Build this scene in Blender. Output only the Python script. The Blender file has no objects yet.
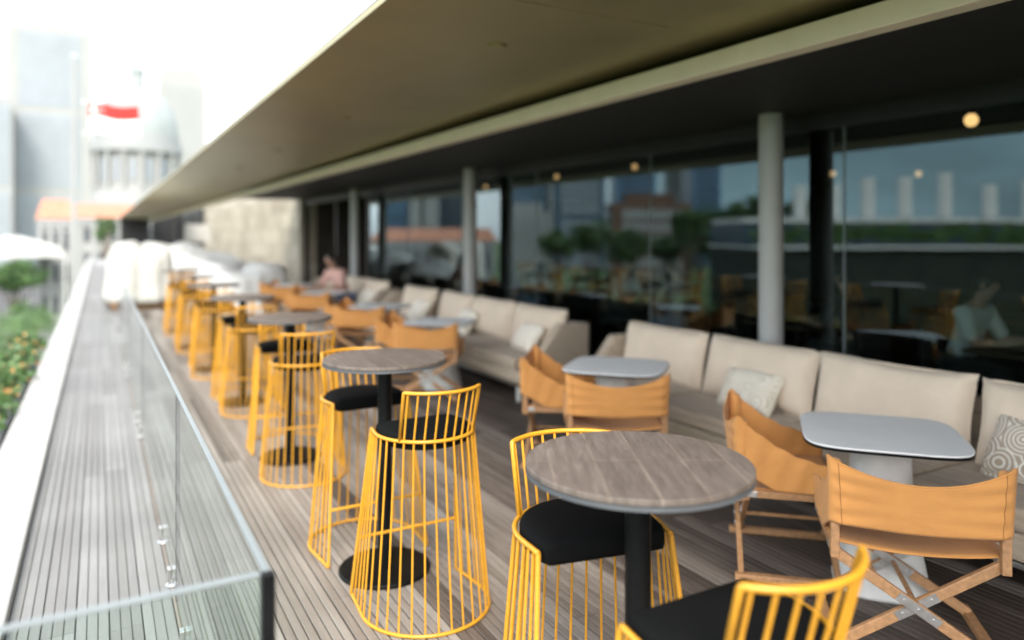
import bpy, math, random
from mathutils import Vector, Matrix

R = math.radians
random.seed(7)
SC = bpy.context.scene
COL = SC.collection
PI = math.pi

# ------------------------------------------------------------------ camera
H = 1.656
TH = R(29.2)
cam_d = bpy.data.cameras.new('camera')
cam = bpy.data.objects.new('camera', cam_d)
COL.objects.link(cam)
cam.location = (0, 0, H)
cam.rotation_euler = (R(90), 0, -TH)
cam_d.sensor_width = 36
cam_d.lens = 26.0
cam_d.shift_y = -0.083
cam_d.clip_start = 0.05
cam_d.clip_end = 6000
cam_d.dof.use_dof = True
cam_d.dof.focus_distance = 2.55
cam_d.dof.aperture_fstop = 0.82
cam_d.dof.aperture_blades = 0
SC.camera = cam

# ------------------------------------------------------------------ sky, sun
SUN_EL, SUN_ROT = R(44), R(-155)
w = bpy.data.worlds.new('World')
SC.world = w
w.use_nodes = True
nt = w.node_tree
for n in list(nt.nodes):
    nt.nodes.remove(n)
o_ = nt.nodes.new('ShaderNodeOutputWorld')
bg = nt.nodes.new('ShaderNodeBackground')
sky = nt.nodes.new('ShaderNodeTexSky')
sky.sky_type = 'NISHITA'
sky.sun_disc = False
sky.sun_elevation = SUN_EL
sky.sun_rotation = SUN_ROT
sky.dust_density = 3.0
hs = nt.nodes.new('ShaderNodeHueSaturation')
hs.inputs['Saturation'].default_value = 0.45
tc = nt.nodes.new('ShaderNodeTexCoord')
mp = nt.nodes.new('ShaderNodeMapping')
mp.inputs['Scale'].default_value = (1.0, 1.0, 2.6)
no = nt.nodes.new('ShaderNodeTexNoise')
no.inputs['Scale'].default_value = 2.6
no.inputs['Detail'].default_value = 5
cr = nt.nodes.new('ShaderNodeMapRange')
cr.inputs[1].default_value = 0.35
cr.inputs[2].default_value = 0.68
cr.inputs[3].default_value = 0.9
cr.inputs[4].default_value = 1.7
mx = nt.nodes.new('ShaderNodeMix')
mx.data_type = 'RGBA'
mx.blend_type = 'MULTIPLY'
mx.inputs[0].default_value = 1.0
L = nt.links.new
L(sky.outputs[0], hs.inputs['Color'])
L(tc.outputs['Generated'], mp.inputs[0])
L(mp.outputs[0], no.inputs['Vector'])
L(no.outputs[0], cr.inputs[0])
ov = nt.nodes.new('ShaderNodeMix')
ov.data_type = 'RGBA'
ov.inputs[0].default_value = 0.35
ov.inputs[7].default_value = (10.8, 11.3, 11.8, 1)
L(hs.outputs[0], ov.inputs[6])
L(ov.outputs[2], mx.inputs[6])
L(cr.outputs[0], mx.inputs[7])
# slate cloud bank low in the west, over the far side of the street
geo = nt.nodes.new('ShaderNodeVectorMath')
geo.operation = 'DOT_PRODUCT'
geo.inputs[1].default_value = (-0.9, 0.43, 0.0)
L(tc.outputs['Generated'], geo.inputs[0])
m1 = nt.nodes.new('ShaderNodeMapRange')
m1.interpolation_type = 'SMOOTHSTEP'
m1.inputs[1].default_value = 0.80
m1.inputs[2].default_value = 0.95
L(geo.outputs['Value'], m1.inputs[0])
sz = nt.nodes.new('ShaderNodeSeparateXYZ')
L(tc.outputs['Generated'], sz.inputs[0])
m2 = nt.nodes.new('ShaderNodeMapRange')
m2.interpolation_type = 'SMOOTHSTEP'
m2.inputs[1].default_value = 0.16
m2.inputs[2].default_value = 0.31
m2.inputs[3].default_value = 1.0
m2.inputs[4].default_value = 0.0
L(sz.outputs['Z'], m2.inputs[0])
mm = nt.nodes.new('ShaderNodeMath')
mm.operation = 'MULTIPLY'
L(m1.outputs[0], mm.inputs[0])
L(m2.outputs[0], mm.inputs[1])
mc = nt.nodes.new('ShaderNodeMix')
mc.data_type = 'RGBA'
mc.blend_type = 'MULTIPLY'
mc.inputs[7].default_value = (0.50, 0.67, 0.72, 1)
L(mm.outputs[0], mc.inputs[0])
L(mx.outputs[2], mc.inputs[6])
L(mc.outputs[2], bg.inputs[0])
bg.inputs[1].default_value = 0.115
L(bg.outputs[0], o_.inputs[0])

sun_d = bpy.data.lights.new('sun', 'SUN')
sun_d.energy = 1.5
sun_d.angle = R(18)
sun_d.color = (1.0, 0.92, 0.80)
sun = bpy.data.objects.new('sun', sun_d)
COL.objects.link(sun)
sdir = Vector((math.sin(SUN_ROT) * math.cos(SUN_EL), math.cos(SUN_ROT) * math.cos(SUN_EL), math.sin(SUN_EL)))
sun.rotation_euler = (-sdir).to_track_quat('-Z', 'Y').to_euler()
sun.location = sdir * 60

vs = SC.view_settings
vs.view_transform = 'Standard'
vs.look = 'None'
vs.exposure = 1.62
vs.gamma = 1
vs.use_curve_mapping = False
SC.cycles.use_denoising = True
SC.cycles.max_bounces = 10
SC.cycles.transparent_max_bounces = 16
SC.cycles.caustics_reflective = False
SC.cycles.caustics_refractive = False
SC.cycles.sample_clamp_indirect = 6


# ------------------------------------------------------------------ materials
def ramp(ntree, stops):
    r = ntree.nodes.new('ShaderNodeValToRGB')
    e = r.color_ramp.elements
    while len(e) < len(stops):
        e.new(0.5)
    for i, (p, c) in enumerate(stops):
        e[i].position = p
        e[i].color = (*c, 1)
    return r


def mat(name, col, rough=0.6, metal=0.0, var=0.15, nscale=6.0, stretch=(1, 1, 1), bump=0.0, bscale=60.0,
        sheen=0.0, spec=None, detail=6, coords='Object', coat=0.0, rvar=0.0, bdist=0.004):
    m = bpy.data.materials.new(name)
    m.use_nodes = True
    t = m.node_tree
    p = t.nodes['Principled BSDF']
    p.inputs['Roughness'].default_value = rough
    p.inputs['Metallic'].default_value = metal
    if spec is not None:
        p.inputs['Specular IOR Level'].default_value = spec
    if sheen:
        p.inputs['Sheen Weight'].default_value = sheen
    if coat:
        p.inputs['Coat Weight'].default_value = coat
    c = t.nodes.new('ShaderNodeTexCoord')
    mpn = t.nodes.new('ShaderNodeMapping')
    mpn.inputs['Scale'].default_value = stretch
    t.links.new(c.outputs[coords], mpn.inputs[0])
    n = t.nodes.new('ShaderNodeTexNoise')
    n.inputs['Scale'].default_value = nscale
    n.inputs['Detail'].default_value = detail
    n.inputs['Roughness'].default_value = 0.6
    t.links.new(mpn.outputs[0], n.inputs['Vector'])
    r = ramp(t, [(0.28, tuple(x * (1 - var) for x in col)), (0.72, tuple(min(1, x * (1 + var)) for x in col))])
    t.links.new(n.outputs[0], r.inputs[0])
    t.links.new(r.outputs[0], p.inputs['Base Color'])
    if rvar:
        mr = t.nodes.new('ShaderNodeMapRange')
        mr.inputs[3].default_value = max(0.02, rough - rvar)
        mr.inputs[4].default_value = min(1, rough + rvar)
        t.links.new(n.outputs[0], mr.inputs[0])
        t.links.new(mr.outputs[0], p.inputs['Roughness'])
    if bump:
        n2 = t.nodes.new('ShaderNodeTexNoise')
        n2.inputs['Scale'].default_value = bscale
        n2.inputs['Detail'].default_value = 4
        t.links.new(mpn.outputs[0], n2.inputs['Vector'])
        b = t.nodes.new('ShaderNodeBump')
        b.inputs['Strength'].default_value = bump
        b.inputs['Distance'].default_value = bdist
        t.links.new(n2.outputs[0], b.inputs['Height'])
        t.links.new(b.outputs[0], p.inputs['Normal'])
    m['ramp'] = r.name
    return m


def fabric(name, col, var=0.1, weave=900.0, wrinkle=0.5, wscale=7.0, stretch=(1, 1, 1)):
    """woven cloth: fine weave bump plus soft wrinkles"""
    m = mat(name, col, 0.9, 0, var, 5.0, (1, 1, 1), 0, sheen=0.15, spec=0.2)
    t = m.node_tree
    p = t.nodes['Principled BSDF']
    c = t.nodes['Texture Coordinate']
    mp2 = t.nodes.new('ShaderNodeMapping')
    mp2.inputs['Scale'].default_value = stretch
    t.links.new(c.outputs['Object'], mp2.inputs[0])
    n1 = t.nodes.new('ShaderNodeTexNoise')
    n1.inputs['Scale'].default_value = wscale
    n1.inputs['Detail'].default_value = 3
    n1.inputs['Distortion'].default_value = 0.4
    t.links.new(mp2.outputs[0], n1.inputs['Vector'])
    n2 = t.nodes.new('ShaderNodeTexNoise')
    n2.inputs['Scale'].default_value = weave
    n2.inputs['Detail'].default_value = 1
    t.links.new(c.outputs['Object'], n2.inputs['Vector'])
    b1 = t.nodes.new('ShaderNodeBump')
    b1.inputs['Strength'].default_value = wrinkle
    b1.inputs['Distance'].default_value = 0.03
    b2 = t.nodes.new('ShaderNodeBump')
    b2.inputs['Strength'].default_value = 0.35
    b2.inputs['Distance'].default_value = 0.001
    t.links.new(n1.outputs[0], b1.inputs['Height'])
    t.links.new(b1.outputs[0], b2.inputs['Normal'])
    t.links.new(n2.outputs[0], b2.inputs['Height'])
    t.links.new(b2.outputs[0], p.inputs['Normal'])
    return m


def glass_mat(name, tint, ior, rough=0.0, gcol=(1, 1, 1)):
    """thin architectural glass: clear with Fresnel reflection"""
    m = bpy.data.materials.new(name)
    m.use_nodes = True
    t = m.node_tree
    for n in list(t.nodes):
        t.nodes.remove(n)
    out = t.nodes.new('ShaderNodeOutputMaterial')
    tr = t.nodes.new('ShaderNodeBsdfTransparent')
    tr.inputs[0].default_value = (*tint, 1)
    gl = t.nodes.new('ShaderNodeBsdfGlossy')
    gl.inputs['Roughness'].default_value = rough
    gl.inputs['Color'].default_value = (*gcol, 1)
    fr = t.nodes.new('ShaderNodeFresnel')
    fr.inputs[0].default_value = ior
    mixn = t.nodes.new('ShaderNodeMixShader')
    ge = t.nodes.new('ShaderNodeNewGeometry')
    inv = t.nodes.new('ShaderNodeMath')
    inv.operation = 'SUBTRACT'
    inv.inputs[0].default_value = 1.0
    t.links.new(ge.outputs['Backfacing'], inv.inputs[1])
    fm_ = t.nodes.new('ShaderNodeMath')
    fm_.operation = 'MULTIPLY'
    t.links.new(fr.outputs[0], fm_.inputs[0])
    t.links.new(inv.outputs[0], fm_.inputs[1])
    t.links.new(fm_.outputs[0], mixn.inputs[0])
    t.links.new(tr.outputs[0], mixn.inputs[1])
    t.links.new(gl.outputs[0], mixn.inputs[2])
    t.links.new(mixn.outputs[0], out.inputs[0])
    return m


def emit_mat(name, col, strength):
    m = bpy.data.materials.new(name)
    m.use_nodes = True
    p = m.node_tree.nodes['Principled BSDF']
    p.inputs['Base Color'].default_value = (*col, 1)
    p.inputs['Emission Color'].default_value = (*col, 1)
    p.inputs['Emission Strength'].default_value = strength
    return m


M = {}
M['yellow'] = mat('yellow_powder_coat', (0.57, 0.272, 0.022), 0.36, 0, 0.10, 30, bump=0.05, bscale=400)
M['black_seat'] = black_ = fabric('black_upholstery', (0.0045, 0.0048, 0.005), 0.2, 700, 0.15)
black_.node_tree.nodes['Principled BSDF'].inputs['Sheen Weight'].default_value = 0
black_.node_tree.nodes['Principled BSDF'].inputs['Specular IOR Level'].default_value = 0.08
M['black_metal'] = mat('black_metal', (0.006, 0.0065, 0.007), 0.42, 0, 0.3, 14, spec=0.12) if True else mat('x', (0.014, 0.014, 0.015), 0.42, 0, 0.3, 14, bump=0.08, bscale=300, rvar=0.1)
M['slate_edge'] = mat('slate_edge', (0.075, 0.082, 0.09), 0.5, 0, 0.1, 20)
M['tan'] = fabric('tan_canvas', (0.60, 0.28, 0.088), 0.09, 800, 0.12, 6, (1, 1, 3))
M['chair_wood'] = mat('teak', (0.40, 0.215, 0.10), 0.5, 0, 0.3, 9, (5, 5, 5), 0.15, 80)
M['steel'] = mat('brushed_steel', (0.55, 0.55, 0.55), 0.35, 1.0, 0.12, 60, rvar=0.12)
M['beige'] = fabric('beige_linen', (0.70, 0.585, 0.465), 0.07, 600, 0.55, 4.5)
M['thread'] = mat('brown_thread', (0.34, 0.15, 0.045), 0.8)
M['taupe'] = fabric('taupe_weave', (0.44, 0.36, 0.28), 0.22, 500, 0.35, 5, (1, 1, 3))
M['taupe'].node_tree.nodes['Mapping'].inputs['Scale'].default_value = (9, .5, 7)
M['cream'] = fabric('cream_cloth', (0.82, 0.76, 0.66), 0.06, 500, 0.4)
M['white_cloth'] = fabric('white_cover_cloth', (0.40, 0.40, 0.38), 0.05, 500, 0.9, 2.2)
M['lightened_cover'] = fabric('lightened_cover_cloth', (0.74, 0.74, 0.715), 0.04, 500, 0.9, 2.2)  # same white cloth, lightened to offset the canopy's shade
M['white_stone'] = mat('white_cast_stone', (0.66, 0.66, 0.64), 0.7, 0, 0.09, 8, bump=0.2, bscale=40)
M['laminate'] = mat('pale_grey_laminate', (0.85, 0.86, 0.86), 0.36, 0, 0.05, 3, bump=0.02, bscale=200, rvar=0.08)
M['white_paint'] = mat('white_paint', (0.80, 0.80, 0.77), 0.6, 0, 0.06, 2.2, bump=0.1, bscale=90)
M['kerb'] = mat('kerb_paint', (0.34, 0.34, 0.328), 0.7, 0, 0.1, 2.2, bump=0.1, bscale=90)
M['column'] = mat('grey_column_paint', (0.38, 0.38, 0.372), 0.45, 0, 0.06, 3, bump=0.05, bscale=120)
M['bronze'] = mat('bronze_panel', (0.40, 0.345, 0.175), 0.40, 0.5, 0.16, 0.8, bump=0.03, bscale=5, rvar=0.08)
M['beam'] = mat('champagne_beam', (0.95, 0.86, 0.66), 0.5, 0.0, 0.06, 3)
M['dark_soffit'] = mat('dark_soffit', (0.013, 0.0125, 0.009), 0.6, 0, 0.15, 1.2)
M['dark_frame'] = mat('dark_anodised', (0.02, 0.021, 0.022), 0.4, 0.3, 0.2, 5)
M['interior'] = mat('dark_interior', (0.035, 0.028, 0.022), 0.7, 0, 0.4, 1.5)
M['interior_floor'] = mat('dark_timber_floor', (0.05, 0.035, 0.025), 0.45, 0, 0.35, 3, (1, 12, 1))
M['glass_wall'] = glass_mat('facade_glass', (0.66, 0.72, 0.70), 1.97, 0.0, (0.80, 0.96, 1.0))
M['rail_glass'] = glass_mat('rail_glass', (0.87, 0.93, 0.905), 1.85)
M['glass_edge'] = mat('glass_edge', (0.17, 0.195, 0.20), 0.35, 0, 0.08, 10)
M['asphalt'] = mat('asphalt', (0.06, 0.06, 0.06), 0.85, 0, 0.3, 0.4)
M['paving'] = mat('paving', (0.16, 0.155, 0.145), 0.8, 0, 0.25, 1.5)
M['grass'] = mat('lawn', (0.07, 0.12, 0.035), 0.9, 0, 0.35, 0.15)
M['leaf'] = mat('leaf_green', (0.055, 0.115, 0.03), 0.55, 0, 0.55, 0.6)
M['leaf_light'] = mat('leaf_light', (0.09, 0.17, 0.045), 0.55, 0, 0.5, 0.8)
M['black_green'] = mat('dark_creeper_wall', (0.018, 0.026, 0.018), 0.9, 0, 0.6, 0.5)
M['hedge'] = mat('hedge_green', (0.17, 0.32, 0.075), 0.55, 0, 0.4, 0.8)
M['leaf_dark'] = mat('leaf_dark', (0.032, 0.07, 0.024), 0.55, 0, 0.5, 0.8)
M['bark'] = mat('bark', (0.12, 0.09, 0.065), 0.9, 0, 0.3, 8, (1, 1, .2), 0.4, 20)
M['tile'] = mat('terracotta_tile', (0.38, 0.165, 0.10), 0.7, 0, 0.2, 1.2)
M['facade_white'] = mat('pale_render', (0.285, 0.29, 0.285), 0.75, 0, 0.06, 0.12)
M['facade_grey'] = mat('pale_grey_facade', (0.27, 0.28, 0.285), 0.75, 0, 0.08, 0.08)
M['facade_dark'] = mat('dark_blue_facade', (0.07, 0.11, 0.16), 0.3, 0.2, 0.2, 0.05)
M['facade_blue'] = mat('blue_glass_facade', (0.10, 0.20, 0.32), 0.2, 0.3, 0.2, 0.05)
M['window_band'] = mat('window_band_glass', (0.235, 0.268, 0.305), 0.5, 0.0, 0.12, 0.06)
M['window_dark'] = mat('dark_window', (0.07, 0.08, 0.09), 0.15, 0, 0.3, 0.5)
M['brick'] = mat('brown_brick', (0.15, 0.085, 0.06), 0.8, 0, 0.2, 1)
M['dome'] = mat('dome_metal', (0.255, 0.283, 0.28), 0.6, 0, 0.1, 0.3)
M['red'] = fabric('flag_red', (0.75, 0.035, 0.03), 0.05, 50, 0.2)
M['flag_white'] = fabric('flag_white', (0.85, 0.85, 0.85), 0.03, 50, 0.2)
M['skin'] = mat('skin', (0.55, 0.34, 0.25), 0.55, 0, 0.06, 12)
M['lips'] = mat('lips', (0.36, 0.14, 0.12), 0.5)
M['hair'] = mat('dark_hair', (0.018, 0.013, 0.011), 0.45, 0, 0.4, 40, (4, 4, 1))
M['shirt_white'] = fabric('white_shirt', (0.78, 0.80, 0.82), 0.05, 400, 0.5, 9)
M['shirt_pink'] = fabric('pink_blouse', (0.62, 0.38, 0.33), 0.08, 400, 0.5, 9)
M['shirt_dark'] = fabric('charcoal_top', (0.03, 0.032, 0.036), 0.1, 400, 0.5, 9)
M['shirt_grey'] = fabric('pale_grey_top', (0.42, 0.43, 0.44), 0.1, 400, 0.5, 9)
M['denim'] = fabric('blue_denim', (0.16, 0.22, 0.36), 0.15, 500, 0.4, 9)
M['dark_wood'] = mat('dark_wood', (0.07, 0.045, 0.03), 0.5, 0, 0.3, 8, (1, 6, 1))
M['crate_wood'] = mat('pallet_wood', (0.34, 0.19, 0.085), 0.65, 0, 0.3, 8, (6, 1, 6))
M['bulb'] = emit_mat('warm_bulb', (1.0, 0.55, 0.22), 0.9)
M['blossom'] = mat('ochre_blossom', (0.50, 0.30, 0.11), 0.6, 0, 0.3, 7)
M['eye'] = mat('eye', (0.03, 0.025, 0.02), 0.2)


def deck_mat(silver=False):
    m = bpy.data.materials.new('silver_grey_decking' if silver else 'weathered_decking')
    m.use_nodes = True
    t = m.node_tree
    p = t.nodes['Principled BSDF']
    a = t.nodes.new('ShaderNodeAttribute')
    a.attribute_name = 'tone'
    c = t.nodes.new('ShaderNodeTexCoord')
    mp_ = t.nodes.new('ShaderNodeMapping')
    mp_.inputs['Scale'].default_value = (26, 1.4, 1)
    t.links.new(c.outputs['Object'], mp_.inputs[0])
    n = t.nodes.new('ShaderNodeTexNoise')
    n.inputs['Scale'].default_value = 2.2
    n.inputs['Detail'].default_value = 7
    n.inputs['Roughness'].default_value = 0.65
    t.links.new(mp_.outputs[0], n.inputs['Vector'])
    n2 = t.nodes.new('ShaderNodeTexNoise')
    n2.inputs['Scale'].default_value = 0.9
    n2.inputs['Detail'].default_value = 5
    t.links.new(c.outputs['Object'], n2.inputs['Vector'])
    cols = [(0.0, (0.135, 0.126, 0.12)), (0.5, (0.178, 0.18, 0.174)), (1.0, (0.25, 0.252, 0.246))] if silver else [(0.0, (0.062, 0.047, 0.038)), (0.22, (0.130, 0.105, 0.088)), (0.5, (0.215, 0.183, 0.158)), (1.0, (0.315, 0.285, 0.26))]
    r1 = ramp(t, cols)
    ad = t.nodes.new('ShaderNodeMath')
    ad.operation = 'MULTIPLY_ADD'
    ad.inputs[1].default_value = 0.7
    t.links.new(n.outputs[0], ad.inputs[0])
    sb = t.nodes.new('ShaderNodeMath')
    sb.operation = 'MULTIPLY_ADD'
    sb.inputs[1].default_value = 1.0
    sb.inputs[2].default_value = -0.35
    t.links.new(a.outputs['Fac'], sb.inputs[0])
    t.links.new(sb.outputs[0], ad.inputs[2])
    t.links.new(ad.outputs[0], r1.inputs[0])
    mu = t.nodes.new('ShaderNodeMix')
    mu.data_type = 'RGBA'
    mu.blend_type = 'MULTIPLY'
    mu.inputs[0].default_value = 1
    r2 = ramp(t, [(0.3, (0.74, 0.73, 0.72)), (0.62, (1.08, 1.08, 1.08))])
    t.links.new(n2.outputs[0], r2.inputs[0])
    t.links.new(r1.outputs[0], mu.inputs[6])
    t.links.new(r2.outputs[0], mu.inputs[7])
    t.links.new(mu.outputs[2], p.inputs['Base Color'])
    mr = t.nodes.new('ShaderNodeMapRange')
    mr.inputs[3].default_value = 0.42
    mr.inputs[4].default_value = 0.75
    t.links.new(n2.outputs[0], mr.inputs[0])
    t.links.new(mr.outputs[0], p.inputs['Roughness'])
    b = t.nodes.new('ShaderNodeBump')
    b.inputs['Strength'].default_value = 0.35
    b.inputs['Distance'].default_value = 0.003
    t.links.new(n.outputs[0], b.inputs['Height'])
    t.links.new(b.outputs[0], p.inputs['Normal'])
    return m


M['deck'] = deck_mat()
M['deck_silver'] = deck_mat(True)  # paler, greyer tone for the outer strip of boards
M['gap'] = mat('deck_void', (0.02, 0.017, 0.014), 0.9)


def table_mat():
    m = bpy.data.materials.new('grey_oak_top')
    m.use_nodes = True
    t = m.node_tree
    p = t.nodes['Principled BSDF']
    c = t.nodes.new('ShaderNodeTexCoord')
    mp_ = t.nodes.new('ShaderNodeMapping')
    mp_.inputs['Rotation'].default_value = (0, 0, R(-62 + 180))
    t.links.new(c.outputs['Object'], mp_.inputs[0])
    mp2 = t.nodes.new('ShaderNodeMapping')
    mp2.inputs['Scale'].default_value = (3.2, 22, 1)
    t.links.new(mp_.outputs[0], mp2.inputs[0])
    n = t.nodes.new('ShaderNodeTexNoise')
    n.inputs['Scale'].default_value = 2.6
    n.inputs['Detail'].default_value = 9
    n.inputs['Roughness'].default_value = 0.68
    n.inputs['Distortion'].default_value = 0.5
    t.links.new(mp2.outputs[0], n.inputs['Vector'])
    r = ramp(t, [(0.25, (0.075, 0.06, 0.051)), (0.5, (0.125, 0.103, 0.09)), (0.78, (0.19, 0.163, 0.146))])
    t.links.new(n.outputs[0], r.inputs[0])
    bk = t.nodes.new('ShaderNodeTexBrick')
    bk.inputs['Scale'].default_value = 1.0
    bk.inputs['Brick Width'].default_value = 0.9
    bk.inputs['Row Height'].default_value = 0.118
    bk.inputs['Mortar Size'].default_value = 0.0035
    bk.inputs['Color1'].default_value = (0.88, 0.87, 0.86, 1)
    bk.inputs['Color2'].default_value = (1.08, 1.07, 1.06, 1)
    bk.inputs['Mortar'].default_value = (1.3, 1.28, 1.24, 1)
    t.links.new(mp_.outputs[0], bk.inputs['Vector'])
    mu = t.nodes.new('ShaderNodeMix')
    mu.data_type = 'RGBA'
    mu.blend_type = 'MULTIPLY'
    mu.inputs[0].default_value = 1
    t.links.new(r.outputs[0], mu.inputs[6])
    t.links.new(bk.outputs[0], mu.inputs[7])
    t.links.new(mu.outputs[2], p.inputs['Base Color'])
    p.inputs['Roughness'].default_value = 0.42
    b = t.nodes.new('ShaderNodeBump')
    b.inputs['Strength'].default_value = 0.15
    b.inputs['Distance'].default_value = 0.002
    t.links.new(n.outputs[0], b.inputs['Height'])
    t.links.new(b.outputs[0], p.inputs['Normal'])
    return m


M['table_top'] = table_mat()


def pattern_mat(nm, c0, c1):
    m = fabric(nm, (0.7, 0.66, 0.58), 0.05, 500, 0.3)
    t = m.node_tree
    p = t.nodes['Principled BSDF']
    c = t.nodes['Texture Coordinate']
    v = t.nodes.new('ShaderNodeTexVoronoi')
    v.inputs['Scale'].default_value = 7.5
    t.links.new(c.outputs['Object'], v.inputs['Vector'])
    wv = t.nodes.new('ShaderNodeMath')
    wv.operation = 'SINE'
    ml = t.nodes.new('ShaderNodeMath')
    ml.operation = 'MULTIPLY'
    ml.inputs[1].default_value = 42
    t.links.new(v.outputs['Distance'], ml.inputs[0])
    t.links.new(ml.outputs[0], wv.inputs[0])
    r = ramp(t, [(0.35, c0), (0.6, c1)])
    t.links.new(wv.outputs[0], r.inputs[0])
    t.links.new(r.outputs[0], p.inputs['Base Color'])
    return m


M['print'] = pattern_mat('cream_leaf_cloth', (0.66, 0.60, 0.49), (0.82, 0.78, 0.69))
M['print_taupe'] = pattern_mat('taupe_leaf_cloth', (0.42, 0.35, 0.27), (0.82, 0.79, 0.72))


def stone_mat():
    m = bpy.data.materials.new('coursed_limestone')
    m.use_nodes = True
    t = m.node_tree
    p = t.nodes['Principled BSDF']
    c = t.nodes.new('ShaderNodeTexCoord')
    sp = t.nodes.new('ShaderNodeSeparateXYZ')
    cb = t.nodes.new('ShaderNodeCombineXYZ')
    t.links.new(c.outputs['Object'], sp.inputs[0])
    t.links.new(sp.outputs['Y'], cb.inputs['X'])
    t.links.new(sp.outputs['Z'], cb.inputs['Y'])
    bk = t.nodes.new('ShaderNodeTexBrick')
    bk.inputs['Scale'].default_value = 1
    bk.inputs['Brick Width'].default_value = 1.1
    bk.inputs['Row Height'].default_value = 0.46
    bk.inputs['Mortar Size'].default_value = 0.02
    bk.inputs['Bias'].default_value = -0.1
    bk.inputs['Color1'].default_value = (0.56, 0.51, 0.41, 1)
    bk.inputs['Color2'].default_value = (0.36, 0.31, 0.235, 1)
    bk.inputs['Mortar'].default_value = (0.40, 0.36, 0.29, 1)
    t.links.new(cb.outputs[0], bk.inputs['Vector'])
    n = t.nodes.new('ShaderNodeTexNoise')
    n.inputs['Scale'].default_value = 3
    n.inputs['Detail'].default_value = 8
    t.links.new(c.outputs['Object'], n.inputs['Vector'])
    r = ramp(t, [(0.3, (0.8, 0.8, 0.8)), (0.7, (1.1, 1.1, 1.1))])
    t.links.new(n.outputs[0], r.inputs[0])
    mu = t.nodes.new('ShaderNodeMix')
    mu.data_type = 'RGBA'
    mu.blend_type = 'MULTIPLY'
    mu.inputs[0].default_value = 1
    t.links.new(bk.outputs[0], mu.inputs[6])
    t.links.new(r.outputs[0], mu.inputs[7])
    t.links.new(mu.outputs[2], p.inputs['Base Color'])
    p.inputs['Roughness'].default_value = 0.85
    return m


M['stone'] = stone_mat()


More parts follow.
